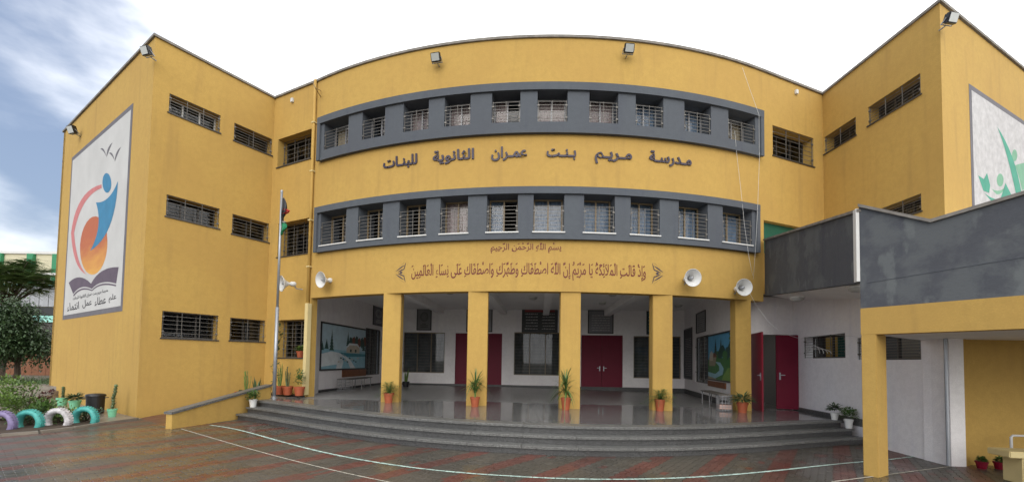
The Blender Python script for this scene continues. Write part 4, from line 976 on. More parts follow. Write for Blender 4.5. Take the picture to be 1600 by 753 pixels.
it = [(0, 'sky2', [(0, 0), (1, 0), (1, 1), (0, 1)]), (1, 'green', [(0, 0), (1, 0), (1, .5), (0, .45)]), (2, 'lime', clip([(.55, 0), (1, 0), (1, .3), (.75, .26), (.6, .1)])), (2, 'path', clip([(0, .0), (.35, 0), (.2, .1), (0, .12)])), (3, 'water', [(0, .06), (.3, .02), (.58, .12), (.62, .25), (.5, .38), (.3, .40), (.45, .30), (.46, .2), (.3, .12), (0, .16)]),
      (3, 'path', [(.05, .3), (.3, .3), (.36, .55), (.3, .62), (.12, .56), (.05, .5)]), (4, 'cream', [(.08, .42), (.22, .42), (.22, .58), (.15, .66), (.08, .58)]), (4, 'rust', [(.22, .5), (.36, .5), (.34, .58), (.24, .60)])]
for i in range(8): it += [(3 if i % 2 else 2, 'pine' if i % 3 else 'green', clip(blob(.42 + .08 * i, .52 + .05 * (i % 3), .09, .13, 10 + i)))]
for cx, y, w_, h_ in ((.32, .55, .14, .38), (.52, .5, .15, .42)): it += [(4, 'pine', clip(q)) for q in pine(cx, y, w_, h_)]
for i in range(5): it += [(4, 'green', clip(blob(.93, .6 + .09 * i, .12, .07, 30 + i)))]
layered(t, fn, it, 2)
def notice(W, r, label, paper=(.30, .30, .30), ink=(.05, .05, .05), head=None, rows=6, cols=1, fm='black', seal=False, cat='notice'):
    t, fn = pic_frame(W, r, 'framed_notice', label, cat, .045, fm)
    pm = fl('paper %.2f %.2f %.2f' % paper, paper, .6, .05); im = fl('ink %.2f %.2f %.2f' % ink, ink, .6, .05)
    mb = MB(); poly_on(mb, fn(0), [(0, 0), (1, 0), (1, 1), (0, 1)]); mb.build('sheet', pm, t)
    mb = MB(); R = random.Random(int(r[0] * 100))
    if seal:
        for rr in (.30, .22, .12):
            a = ell(.5, .62, rr, rr * .78, n=24); b = ell(.5, .62, rr * .86, rr * .67, n=24)
            for i in range(24): poly_on(mb, fn(1), [a[i], a[(i + 1) % 24], b[(i + 1) % 24], b[i]])
        y = .26
        for i in range(3): wdt = R.uniform(.3, .6); poly_on(mb, fn(1), [(.5 - wdt / 2, y), (.5 + wdt / 2, y), (.5 + wdt / 2, y + .035), (.5 - wdt / 2, y + .035)]); y -= .08
    else:
        for c in range(cols):
            for i in range(rows):
                a, b = (c + .12) / cols, (c + .88) / cols; y = .78 * (1 - (i + .5) / rows) + .04; x = b
                while x > a + .02:   # words of uneven length, set from the right
                    l = R.uniform(.03, .10) / cols * 1.6; x2_ = max(a, x - l); th = .30 / rows * R.uniform(.6, 1)
                    poly_on(mb, fn(1), [(x2_, y), (x, y), (x, y + th), (x2_, y + th * R.uniform(.5, 1))]); x = x2_ - .03 / cols
    mb.build('writing', im, t, kind='stuff')
    if head: mb = MB(); poly_on(mb, fn(1), [(.06, .86), (.94, .86), (.94, .96), (.06, .96)]); mb.build('heading', fl('heading %.2f %.2f %.2f' % head, head, .6), t)
    return t
notice(ML, rq(ML, 582.5, 478, 600, 509), 'framed certificate high on the left porch wall above the barred window', (.16, .15, .18), (.45, .45, .45), seal=True)
notice(BK, rq(BK, 651.5, 481.5, 674.5, 516), 'framed round emblem with lines of writing above the left porch window', (.16, .16, .16), (.05, .05, .05), seal=True)
notice(BK, rq(BK, 729, 480.5, 769.5, 518.5), 'black framed board above the left maroon doors behind the second column', (.26, .26, .27), (.06, .06, .06), rows=6)
notice(BK, rq(BK, 815.5, 481, 871.5, 519.5), 'wide framed board with red heading and two columns of writing above the middle window', (.05, .055, .055), (.36, .36, .36), head=(.25, .03, .03), rows=6, cols=2)
notice(BK, rq(BK, 918.5, 484, 958.5, 521), 'grey framed board of writing above the closed double doors', (.20, .20, .215), (.40, .40, .40), rows=7)
notice(BK, rq(BK, 1010, 486, 1026, 522.5), 'dark teal framed board partly behind the fourth column', (.02, .09, .11), (.30, .35, .33), rows=5)
notice(RT, rq(RT, 1088.5, 487, 1103, 519.5), 'small framed notice high on the right porch wall', (.30, .30, .31), (.06, .06, .06), rows=7)
notice(RT, rq(RT, 1069.5, 513, 1082, 592), 'tall dark board covered in pale writing left of the right porch window', (.06, .06, .07), (.36, .36, .36), rows=22)
for W, r, lb in ((ML, quad_rect(ML, (534, 577), (571, 576.5), (571, 587), (534, 588.5)), 'brown board under the snowy cottage painting'), (RT, quad_rect(RT, (1107, 595), (1135, 597), (1135, 607), (1107, 603)), 'brown board under the river and castle painting')):
    mb = MB(); mb.wbox(W, r[0], r[1], -.03, -.002, r[2], r[3]); tag(mb.build('wall_board', 'wood', None, bevel=.004), lb, 'board', 'brown boards under the paintings')

# ================================================================== fittings on the walls
# drainpipe at the left end of the curved front
pu = CD.L - .07
dp = thing('drainpipe', 'yellow drainpipe with boxed lower half beside the left end of the grey bands', 'pipe', CD(pu, -.06, SF))
zc = CD.hit(490, 475)[1]
MB().tube([CD(pu, -.065, zc), CD(pu, -.065, ZT + .04)], .045, 10).build('pipe', 'yellow', dp, smooth=True)
MB().wbox(CD, pu - .02, pu + .12, -.15, -.0, SF + .06, zc + .02).build('pipe_casing', 'yellow_pale', dp, bevel=.008)
mb = MB()
for z in (4.6, 6.1, 7.7, 9.3): mb.wbox(CD, pu - .065, pu + .065, -.12, 0, z, z + .04)
mb.build('pipe_clip', 'yellow_pale', dp)
h0 = FA.hit(505, 152)
mb = MB(); b0 = FA(.12, 0, FA.hit(506, 149)[1]); b1 = FA(.32, -.35, FA.hit(521, 142)[1]); b2_ = FA(.12, 0, FA.hit(506, 140)[1])
mb.tube([b0, b1], .014, 6); mb.tube([b2_, b1], .012, 6); mb.tube([b1, (b1[0] - .08, b1[1], b1[2] + .16)], .012, 6)
tag(mb.build('wall_bracket', 'bronze', None), 'thin rusty bracket sticking out near the top of the drainpipe', 'bracket')
for px, py, W, lb in ((458, 157, CD, 'small white junction box high on the wall left of the drainpipe'), (1243, 144, EE, 'small white junction box high on the wall right of the curved front')):
    u, z = W.hit(px, py); mb = MB(); mb.wbox(W, u - .05, u + .05, -.07, 0, z - .09, z + .05); tag(mb.build('junction_box', 'white', None, bevel=.008), lb, 'box')
def floodlight(W, px, py, size, label, yaw=0.0, tiltd=35):
    u, z = W.hit(px, py, -.25); p = Vector(W(u, -.25, z)); n = (Vector(W(u, -1, z)) - Vector(W(u, 0, z))).normalized()
    rz = math.atan2(n.y, n.x) - math.pi / 2 + yaw
    t = lthing('floodlight', label, 'floodlight', p, rz, 'floodlights along the parapet')
    s = size; R_ = Matrix.Rotation(math.radians(-tiltd), 4, 'X')
    def tr(mb): mb.v = [tuple(R_ @ Vector(v)) for v in mb.v]; return mb
    tr(MB().box(-s * .5, s * .5, -.05, .05, -s * .42, s * .42)).build('lamp_body', 'black', t, bevel=.012)
    tr(MB().box(-s * .42, s * .42, .052, .056, -s * .34, s * .34)).build('lamp_glass', 'lamp_glass', t)
    mb = MB(); 
    for k in range(5): mb.box(-s * .4 + k * s * .2 - .008, -s * .4 + k * s * .2 + .008, -.09, -.05, -s * .35, s * .35)
    tr(mb).build('cooling_fins', 'black', t)
    mb = MB(); mb.tube([(-s * .55, 0, 0), (-s * .55, -.12, -s * .3), (s * .55, -.12, -s * .3), (s * .55, 0, 0)], .014, 6); mb.tube([(0, -.12, -s * .3), (0, -.27, -s * .35)], .016, 6); mb.build('bracket', 'pole', t)
floodlight(AB, 228, 80, .27, 'black floodlight at the front top corner of the left wing', .3, 20)
floodlight(AB, 112, 203, .33, 'black floodlight at the far top corner of the left wing', .3, 20)
floodlight(FA, 681, 90, .27, 'black floodlight above the upper grey band, left of centre', 0, 25)
floodlight(FA, 983, 76, .27, 'black floodlight above the upper grey band, right of centre', 0, 25)
floodlight(GH, 1487, 29, .27, 'black floodlight at the top front corner of the right wing', -.3, 20)

def loudspeaker(px, py, Y, rz, tilt, label, r=.24):
    p = at_Y(px, py, Y); t = lthing('horn_loudspeaker', label, 'loudspeaker', p, rz, 'horn loudspeakers along the porch beam')
    R_ = Matrix.Rotation(math.radians(90 + tilt), 4, 'X')       # local +Z of the profile becomes -Y (towards the yard)
    MB().lathe([(.035, -.24), (.05, -.20), (.075, -.13), (.125, -.06), (r * .75, -.02), (r * .96, .02), (r, .035), (r * 1.03, .03), (r * .97, .012), (r * .74, -.035), (.125, -.075), (.07, -.15), (.045, -.21)], 28, R_).build('horn', 'white', t, smooth=True)
    MB().lathe([(0, .0), (.035, -.005), (.045, -.05), (.05, -.10), (.03, -.18)], 14, R_).build('inner_horn', 'greysheet', t, smooth=True)
    MB().lathe([(0, -.40), (.055, -.395), (.075, -.36), (.075, -.27), (.05, -.23), (.03, -.22)], 16, R_).build('driver', 'white', t, smooth=True)
    MB().tube([R_ @ Vector((0, 0, -.30)), (0, .42, -.10), (0, .60, -.10)], .018, 6).build('bracket', 'pole', t)
loudspeaker(441, 443, 12.9, -.75, 6, 'horn loudspeaker beside the flagpole, leftmost of four')
loudspeaker(502, 437, 12.75, -.55, 6, 'horn loudspeaker below the drainpipe bend at the left end of the porch beam')
loudspeaker(1082, 434, 11.35, .10, 5, 'horn loudspeaker right of the verse on the porch beam', .235)
loudspeaker(1162, 449, 11.75, .05, 2, 'horn loudspeaker at the right end of the porch beam', .235)

def cable(pts, label, rad=.004, m='white'):
    mb = MB(); mb.tube(pts, rad, 5); return tag(mb.build('cable', m, None, smooth=True), label, 'cable')
fa = lambda px, py, d=-.19: Vector(FA(*(lambda h: (min(h[0], FA.L), d, h[1]))(FA.hit(px, py, d))))
ee = lambda px, py, d=-.05: Vector(EE(*(lambda h: (h[0], d, h[1]))(EE.hit(px, py, d))))
fx = lambda px, py: at_Y(px, py, 12.1)
cable([fx(1160, 106), fx(1171, 138), fx(1186, 180), fx(1186.5, 250), fx(1184, 320), fx(1181, 380), fx(1177, 436)], 'thin pale cable hanging from the parapet past the right ends of the grey bands')
cable([fx(1148, 205), fx(1151, 240), fx(1158, 300), fx(1163, 350), fx(1170, 400), fx(1176, 430)], 'thin pale cable sagging from the last upper window to the right loudspeaker')
swp = lambda px, py: (lambda h: Vector(SW(h[0], -.03, h[1])))(SW.hit(px, py, -.03))
cable([fx(1170, 455), fx(1180, 474), at_Y(1200, 502, 11.9), at_Y(1222, 520, 11.8), at_Y(1250, 529, 11.7), swp(1268, 526), swp(1300, 522), swp(1340, 526)], 'pale cable looping across the white side wall above its first barred window')
mb = MB()
for k in range(4): mb.tube([swp(1270 + (11 + 3 * k) * math.cos(a) + k * 3, 552 - (13 - 2 * k) * math.sin(a)) for a in [math.pi * i / 10 for i in range(11)]], .008, 5)
tag(mb.build('cable_coil', 'white', None), 'coil of pale cable hanging on the grille of the first side window', 'cable')

# ================================================================== flagpole
fb = on_g(428, 622, SF); fp = thing('flagpole', 'grey steel flagpole with a furled flag on the porch edge', 'flagpole', fb)
ztop = at_Y(433, 300, fb.y).z; zmid = at_Y(430, 480, fb.y).z
MB().tube([fb, (fb.x, fb.y, zmid)], .052, 14).build('pole', 'pole', fp, smooth=True)
MB().tube([(fb.x, fb.y, zmid - .02), (fb.x, fb.y, ztop)], .036, 12).build('upper_pole', 'pole', fp, smooth=True)
MB().lathe([(.0, .07), (.035, .05), (.045, .0), (.03, -.03)], 10, Matrix.Translation((fb.x, fb.y, ztop))).build('finial', 'pole', fp, smooth=True)
MB().lathe([(.10, .0), (.10, .015), (.06, .02), (.06, .06), (.05, .07)], 14, Matrix.Translation(fb)).build('base_plate', 'pole', fp)
z1 = at_Y(436, 311, fb.y).z; z0 = at_Y(434, 368, fb.y).z
fg = thing('flag', 'furled black, white, green and red flag hanging limp from the flagpole', 'flag', (fb.x + .05, fb.y, z0))
def cloth(name, m, x0, x1, za, zb, ph):
    mb = MB(); n, k = 10, 8; vs = []
    for i in range(n + 1):
        for j in range(k + 1):
            t = i / n; s = j / k; wd = (.06 + .17 * math.sin(min(1, t * 1.25) * math.pi) ** .8); x = fb.x + .04 + wd * (x0 + (x1 - x0) * s)
            vs.append((x, fb.y - .02 - .05 * math.sin(s * 9 + ph + t * 3) * (.3 + t), za + (zb - za) * t + .05 * s))
    mb.add(vs, [(i * (k + 1) + j, i * (k + 1) + j + 1, (i + 1) * (k + 1) + j + 1, (i + 1) * (k + 1) + j) for i in range(n) for j in range(k)]); mb.build(name, m, fg, smooth=True)
cloth('black_stripe', 'black', 0, .62, z1, z0 + .36, 0); cloth('red_triangle', 'red', .80, 1.0, z1 - .35, z0 + .62, 1); cloth('white_stripe', 'white', .35, .6, z1 - .75, z0 + .38, 2); cloth('green_stripe', 'greenflag', 0, .8, z0 + .38, z0, 3)

# ================================================================== plants and pots
def leaf(mb, p, d, l, wd, up=Vector((0, 0, 1)), mi=0, droop=0.0):
    d = Vector(d).normalized(); s = d.cross(up); s = s.normalized() if s.length > 1e-3 else Vector((1, 0, 0)); p = Vector(p)
    m = p + d * l * .5 + Vector((0, 0, -droop * l * .25)); e = p + d * l + Vector((0, 0, -droop * l))
    mb.add([p, m + s * wd / 2, e, m - s * wd / 2], [(0, 1, 2, 3)], mi)
def rdir(R, zmin=-1, zmax=1):
    z = R.uniform(zmin, zmax); a = R.uniform(0, 2 * math.pi); k = math.sqrt(max(0, 1 - z * z)); return Vector((k * math.cos(a), k * math.sin(a), z))
def pot_body(t, r, h, m, soil=True):
    MB().lathe([(0, .0), (r * .70, 0), (r * .92, h * .8), (r * 1.0, h * .8), (r * 1.04, h), (r * .92, h), (r * .88, h * .86)], 18).build('pot', m, t, smooth=False)
    MB().lathe([(r * .89, h * .86), (0, h * .88)], 14).build('soil', 'soil', t)
def foliage(kind, h, r, seed, z0):
    R = random.Random(seed); mb = MB()
    if kind == 'spiky':          # arching straps
        for i in range(64):
            a = R.uniform(0, 2 * math.pi); el = R.uniform(.1, 1.3); l = h * R.uniform(.6, 1.0); c = Vector((0, 0, z0 + h * R.uniform(.08, .42))); d = Vector((math.cos(a) * math.cos(el), math.sin(a) * math.cos(el), math.sin(el)))
            s = Vector((-math.sin(a), math.cos(a), 0)) * R.uniform(.014, .024); pr = None; vs = []; n = 5
            for k in range(n + 1):
                q = k / n; p = c + d * l * .62 * q + Vector((0, 0, -.55 * l * q * q * (1.2 - math.sin(el)))); wd = (1 - q) ** .6; vs += [p - s * wd, p + s * wd]
            mb.add(vs, [(2 * k, 2 * k + 1, 2 * k + 3, 2 * k + 2) for k in range(n)])
        mb.tube([(0, 0, z0 - .04), (0, 0, z0 + h * .45)], .02, 6)
    elif kind == 'bushy':
        for i in range(340):
            d = rdir(R, -.1, 1); p = Vector((0, 0, z0 + h * .25)) + Vector((d.x * r, d.y * r, d.z * h * .7)) * R.uniform(.3, 1); leaf(mb, p, d + rdir(R) * .7, R.uniform(.05, .085), R.uniform(.022, .04))
    elif kind == 'trailing':
        for i in range(90):
            a = R.uniform(0, 2 * math.pi); el = R.uniform(.2, 1.3); c = Vector((0, 0, z0)); l = r * R.uniform(.7, 1.3); pr = c
            for k in range(7):
                q = (k + 1) / 7; p = c + Vector((math.cos(a) * math.cos(el) * l * q, math.sin(a) * math.cos(el) * l * q, math.sin(el) * h * q * 1.1 - .42 * q * q * h * 1.2))
                for sg in (-1, 1): leaf(mb, p, Vector((-math.sin(a) * sg, math.cos(a) * sg, .2)) + rdir(R) * .4, .05, .016)
                leaf(mb, pr, p - pr, (p - pr).length * 1.1, .01); pr = p
    elif kind == 'stems':
        for i in range(9):
            a = R.uniform(0, 2 * math.pi); top = Vector((math.cos(a) * r * R.uniform(.2, .8), math.sin(a) * r * R.uniform(.2, .8), z0 + h * R.uniform(.6, 1)))
            b = Vector((math.cos(a) * .03, math.sin(a) * .03, z0 - .03)); mid = (b + top) / 2 + rdir(R) * .03; mb.tube([b, mid, top], [.011, .009, .006], 5)
            for k in range(9): q = R.uniform(.3, 1); leaf(mb, b.lerp(top, q), rdir(R, -.1, .9), R.uniform(.04, .07), .02)
    elif kind == 'cactus':       # jointed column
        p = Vector((0, 0, z0 - .03)); 
        for i in range(9):
            q = p + Vector((R.uniform(-.02, .045), R.uniform(-.02, .02), h / 9)); mb.tube([p, (p + q) / 2, q], [.028, .045, .028], 7)
            for k in range(5): leaf(mb, (p + q) / 2, rdir(R, -.3, .5), R.uniform(.06, .11), .05)
            p = q
    elif kind == 'snake':
        for i in range(13):
            a = R.uniform(0, 2 * math.pi); b = Vector((math.cos(a) * .05, math.sin(a) * .05, z0 - .03)); l = h * R.uniform(.6, 1); o = Vector((math.cos(a), math.sin(a), 0)) * r * R.uniform(.1, .7); s = Vector((-math.sin(a), math.cos(a), 0)) * .025
            vs = []
            for k in range(5): q = k / 4; p = b + o * q + Vector((0, 0, l * q)); wd = (1 - q ** 3 * .95); vs += [p - s * wd, p + s * wd]
            mb.add(vs, [(2 * k, 2 * k + 1, 2 * k + 3, 2 * k + 2) for k in range(4)])
    elif kind == 'rosette':
        for i in range(150):
            d = rdir(R, -.15, .9); leaf(mb, Vector((0, 0, z0 + h * .3)) + Vector((d.x * r, d.y * r, d.z * h * .5)) * R.uniform(.1, .6), d, r * R.uniform(.5, .9), .035, droop=.3)
    return mb
def potted(loc, label, kind, h, r, pr=.13, ph=.22, pm='terracotta', lm='leaf', seed=1, group=None):
    t = lthing('potted_plant', label, 'potted plant', loc, random.Random(seed).uniform(0, 6), group); pot_body(t, pr, ph, pm)
    foliage(kind, h, r, seed, ph * .88).build('foliage', lm, t); return t
def pg(px, py, h=SF): return on_g(px, py, h)
gcol = 'terracotta plants at the foot of the columns'
potted(pg(607, 629), 'terracotta pot of trailing fern at the foot of the leftmost porch column', 'trailing', .62, .36, .14, .28, 'terracotta', 'leaf', 3, gcol)
potted(pg(742, 635), 'terracotta pot of spiky leaves at the foot of the second column from the left', 'spiky', 1.05, .3, .13, .26, 'terracotta', 'leaf', 4, gcol)
potted(pg(884, 640), 'terracotta pot of spiky leaves at the foot of the third column', 'spiky', 1.15, .3, .13, .32, 'terracotta', 'leaf', 5, gcol)
potted(pg(1031, 641.5), 'terracotta pot of drooping leaves at the foot of the fourth column', 'trailing', .55, .46, .14, .32, 'terracotta', 'leaf', 6, gcol)
potted(pg(1160, 644), 'terracotta pot of stubby rosettes at the foot of the rightmost porch column', 'rosette', .40, .34, .15, .28, 'terracotta', 'leaf_dark', 7, gcol)
potted(pg(1064, 613), 'terracotta pot of tall sword leaves in the right corner of the porch', 'snake', 1.0, .22, .19, .30, 'terracotta', 'leaf_dark', 8)
potted(pg(634, 604), 'dark pot of yellow edged sword leaves behind the leftmost porch column', 'snake', .75, .22, .16, .24, 'black', 'leaf_yel', 9)
gr_ = 'terracotta pots along the yellow wall by the ramp'
ledge = MB(); a_, b_ = CD(.15, -.30, 0), CD(CD.L - .15, -.02, 0)
ledge.wbox(CD, .15, CD.L - .12, -.30, -.01, SF - .02, SF + .07); tag(ledge.build('pot_ledge', 'black', None), 'low dark ledge under the pots left of the drainpipe', 'ledge')
for px, kind, h, r, lm, sd, lb in ((440, 'stems', .75, .10, 'leaf_yel', 11, 'terracotta pot with one thin dry stem just right of the flagpole'), (453, 'stems', .72, .13, 'cactus', 12, 'terracotta pot of thin upright green stems between flagpole and drainpipe'), (471, 'bushy', .62, .17, 'leaf', 13, 'terracotta pot of leafy spreading stems nearest the drainpipe')):
    p = at_Y(px, 600, 13.45 - .3 * (px - 440) / 31 ); potted((p.x, p.y - .12, SF + .07), lb, kind, h, r, .16, .27, 'terracotta', lm, sd, gr_)
for px, Y, kind, h, r, lm, sd, lb in ((377, 12.6, 'bushy', .02, .05, 'leaf_dark', 14, 'almost empty terracotta pot leftmost behind the ramp wall'), (386, 12.7, 'stems', .75, .18, 'leaf_lite', 15, 'terracotta pot of thin stems behind the ramp wall'), (401, 12.9, 'snake', .5, .3, 'leaf_dark', 16, 'terracotta pot with broad dark leaves behind the ramp coping'), (413, 13.1, 'bushy', .12, .12, 'leaf_dark', 17, 'terracotta pot with low growth near the corner behind the ramp coping')):
    p = at_Y(px, 600, Y); potted((p.x, p.y, .42), lb, kind, h, r, .16, .26, 'terracotta', lm, sd, gr_)
# tall climbing cactus
p = at_Y(417, 600, 13.2); t = lthing('climbing_plant', 'tall jointed climbing cactus in the corner between left wing and flagpole', 'plant', (p.x, p.y, .42))
mb = MB(); R = random.Random(5); q = Vector((0, 0, 0)); pts = []
for i in range(26):
    pts.append(q.copy()); q += Vector((R.uniform(-.03, .035) + (.02 if i < 8 else .004), R.uniform(-.02, .02), .095))
mb.tube(pts[:10], .02, 6); mb.build('stem', 'trunk', t)
mb = MB()
for i in range(6, 26):
    c = pts[i]
    for k in range(9): leaf(mb, c + rdir(R) * .04, rdir(R, -.4, .8), R.uniform(.10, .2), R.uniform(.05, .08))
mb.build('foliage', 'cactus', t)
# plant on the sill of the ground floor window
h_ = CD.hit(469, 556, .1); potted(CD(h_[0], .10, CD.hit(480, 558.7)[1] + .005), 'small terracotta pot of fleshy green leaves on the ground floor window sill', 'rosette', .30, .17, .12, .21, 'terracotta', 'leaf_lite', 21)
# white pots on the steps
def on_tread(px, k, back):
    best = min(range(NS), key=lambda i: abs(pj((*lerp(cb[i], ce[i], k / 2), SF * (k + 1) / 3 + gz(cb[i].x)))[0] - px)); q = lerp(cb[best], ce[best], k / 2); d = (ce[best] - cb[best]).normalized(); q = q + d * back
    return (q.x, q.y, SF * (k + 1) / 3 + gz(q.x))
potted(on_tread(390, 1, .10), 'white pot of green leaves on the left end of the steps', 'bushy', .28, .18, .10, .21, 'white', 'leaf', 22)
potted(on_tread(1343, 1, .13), 'white pot of bushy green leaves on the right end of the steps', 'bushy', .34, .22, .10, .22, 'white', 'leaf', 23)
potted(on_tread(1334, 2, .20), 'dark leaved plant in a white pot behind the bushy one at the steps', 'rosette', .42, .17, .09, .17, 'white', 'leaf_dark', 24)
for px, sd, lb in ((1534, 25, 'small red pot nearer the white pier under the walkway'), (1562, 26, 'small red pot behind the yellow bench under the walkway')):
    p = at_Y(px, 727, Yp - .12); potted((p.x, p.y, gz(p.x)), lb, 'rosette', .16, .08, .09, .13, 'door_red', 'leaf', sd, 'small red pots under the walkway')

# ================================================================== benches
def bench(loc, rz, L_, label, flip=False):
    t = lthing('bench', label, 'bench', loc, rz, 'porch benches')
    for k in range(3):
        mb = MB(); mb.box(-L_ / 2, L_ / 2, -.17 + .118 * k, -.17 + .118 * k + .108, .43, .46); mb.build('seat_board', 'bench_wood', t, bevel=.004)
    for x in (-L_ / 2 + .12, 0, L_ / 2 - .12):
        for y in (-.14, .14): MB().tube([(x, y, 0), (x, y, .425)], .016, 6).build('leg', 'alu', t)
    MB().tube([(-L_ / 2 + .12, 0, .41), (L_ / 2 - .12, 0, .41)], .014, 6).build('rail', 'alu', t)
def onwall(W, px, py, off):
    h = W.hit(px, py, -off); return W(h[0], -off, 0)
p = onwall(ML, 560, 600, .45); ang = math.atan2(PW[2].y - PW[1].y, PW[2].x - PW[1].x); bench((p[0], p[1], SF), ang, 1.9, 'long wooden bench with metal legs below the snowy cottage painting')
p = onwall(RT, 1116, 612, .45); ang2 = math.atan2(PW[4].y - PW[3].y, PW[4].x - PW[3].x); bench((p[0], p[1], SF + gz(p[0])), ang2, 2.0, 'long wooden bench with metal legs below the river painting')
def wire_basket(loc, rz, label, m='alu', shelf=None):
    t = lthing('wire_stool', label, 'stool', loc, rz, 'wire stools beside the benches'); mb = MB(); s = .17
    for z in (.02, .12, .22, .32, .42): mb.tube([(-s, -s, z), (s, -s, z), (s, s, z), (-s, s, z), (-s, -s, z)], .007, 5)
    for i in range(5):
        a = -s + 2 * s * i / 4
        for q in ((a, -s), (a, s), (-s, a), (s, a)): mb.tube([(q[0], q[1], 0), (q[0], q[1], .44)], .006, 5)
    mb.build('wire_frame', m, t); MB().box(-s - .01, s + .01, -s - .01, s + .01, .44, .465).build('top', 'bench_wood', t)
    if shelf: MB().box(-s + .01, s - .01, -s + .01, s - .01, .05, .17).build('box', shelf, t)
p = onwall(ML, 537, 608, .45); wire_basket((p[0], p[1], SF), ang, 'square wire stool at the near end of the left porch bench')
p = onwall(RT, 1131, 625, .45); wire_basket((p[0], p[1], SF + gz(p[0])), ang2, 'square wire stool holding a pink box at the near end of the right porch bench', shelf='pink')
# yellow concrete bench at the far right
bp_ = at_Y(1578, 716, 6.75)
t = lthing('bench', 'yellow concrete bench at the right edge under the walkway', 'bench', (bp_.x, bp_.y, gz(bp_.x)), -.15)
MB().box(0, 2.2, 0, .38, .42, .52).build('seat', 'yellow_pale', t, bevel=.012)
for x in (.20, 1.8): MB().box(x, x + .19, .03, .36, 0, .42).build('leg', 'yellow_pale', t, bevel=.01)
p = at_Y(1580, 690, Yp - .35); t = lthing('metal_rail', 'white tubular metal rail behind the yellow concrete bench', 'rail', (p.x, Yp - .35, gz(8)))
zr = at_Y(1580, 680, Yp - .35).z - gz(8)
MB().tube([(0, 0, 0), (0, 0, zr - .03), (.03, 0, zr), (1.6, 0, zr)], .02, 8).build('tube', 'white', t); MB().tube([(1.6, 0, zr), (1.6, 0, 0)], .02, 8).build('post', 'white', t)

# ================================================================== planting bed and left side
bedp = [(p.x, p.y) for p in KB]
kf = (KB[0].x - 2.2, KB[0].y - 4.0)
# concrete apron along the left wing
a2 = A.to_2d(); strip_p = [(B.x + .02, B.y - .02), (KB[-1].x + .15, KB[-1].y + .05), (KB[3].x, KB[3].y + .12), (KB[0].x, KB[0].y + .1), (kf[0], kf[1]), (-26, 5), (-26, 17.5), (A.x, A.y)]
mb = MB(); n = len(strip_p); mb.add([(x, y, .015) for x, y in strip_p], [tuple(range(n))]); mb.build('concrete_path', 'kerb', None, kind='structure')
kb_t = thing('kerb', 'low concrete kerb between the planting bed and the paved yard', 'kerb', (KB[-1].x, KB[-1].y, 0))
kp = [Vector(kf)] + KB; 
seg = []
for a, b in zip(kp, kp[1:]):
    n = max(1, round((b - a).length / .6)); seg += [(a.lerp(b, i / n), a.lerp(b, (i + 1) / n)) for i in range(n)]
for a, b in seg:
    W = flatW(b, a); mb = MB(); mb.wbox(W, .004, W.L - .004, -.0, .10, -.1, .055); mb.build('kerb_stone', 'kerb', kb_t, bevel=.008)
bed = [(KB[3].x - .12, KB[3].y + .05), (KB[2].x - .12, KB[2].y), (KB[1].x - .12, KB[1].y), (KB[0].x - .12, KB[0].y), (kf[0] - .12, kf[1]), (kf[0] - 3.5, kf[1]), (-14.2, 9.5), (-12.4, 11.6)]
mb = MB(); n = len(bed)
mb.add([(x, y, .04) for x, y in bed], [tuple(range(n))]); mb.build('bed_soil', 'soil', None, kind='structure')
def tyre(px, py, Y, m, lb, rz, R_=.30, zc=.14):
    p = at_Y(px, py, Y); t = lthing('tyre_planter', lb, 'tyre', (p.x, Y, zc), rz, 'painted tyres half buried along the kerb')
    X = Matrix.Rotation(math.pi / 2, 4, 'X'); r = R_ - .072; mb = MB(); prof = []
    for i in range(15): a = 2 * math.pi * i / 14; prof.append((r + .072 * math.cos(a) * (1 if math.cos(a) > -.2 else .8), .08 * math.sin(a)))
    mb.lathe(prof, 36, X); mb.build('tyre_wall', m, t, smooth=True)
    mb = MB()
    for k in range(30):
        a = 2 * math.pi * k / 30
        for dy in (-.05, .02):
            T = Matrix.Rotation(a, 4, 'Y') @ Matrix.Translation((R_ - .002, dy + .015, 0)); c = [T @ Vector(v) for v in ((-.012, -.018, -.02), (.006, -.018, -.02), (.006, .018, -.012), (-.012, .018, -.012), (-.012, -.018, .015), (.006, -.018, .015), (.006, .018, .023), (-.012, .018, .023))]; mb.hexa(c)
    mb.build('tread_blocks', m, t, kind='stuff')
for px, Y, m, lb in ((2, 9.35, 'purple', 'violet painted tyre at the left edge of the kerb'), (45, 9.65, 'turq', 'turquoise painted tyre between the violet and the white one'), (90, 10.0, 'tyrewhite', 'flaking white painted tyre between two turquoise ones'), (132, 10.4, 'turq', 'turquoise painted tyre at the right end of the row')):
    tyre(px, 670, Y, m, lb, .05)
def shrub(px, py, Y, r, h, n, lm, label, seed, name='shrub', z=.04, lsz=(.05, .09), cat='shrub', group=None):
    p = at_Y(px, py, Y); t = lthing(name, label, cat, (p.x, Y, z), 0, group); R = random.Random(seed)
    st = MB()
    for i in range(7): d = rdir(R, .4, 1); st.tube([(0, 0, -.03), d * .4 * h, Vector((d.x * r * .8, d.y * r * .8, h * .7))], [.016, .012, .006], 5)
    st.build('stems', 'trunk', t)
    clumps = [Vector((0, 0, h * .5))] + [Vector((R.uniform(-.7, .7) * r, R.uniform(-.7, .7) * r, h * R.uniform(.25, .85))) for _ in range(9)]
    mb = MB()
    for i in range(n):
        c = clumps[R.randrange(len(clumps))]; d = rdir(R); q = c + d * r * .42 * R.random() ** .4; q.z = max(.02, q.z); leaf(mb, q, d + Vector((0, 0, .5)) + rdir(R) * .5, R.uniform(*lsz), R.uniform(*lsz) * .55)
    mb.build('foliage', lm, t); return t
shrub(8, 640, 10.6, .62, 1.05, 2600, 'leaf_yel', 'bright green bushy shrub behind the violet tyre at the left edge', 31)
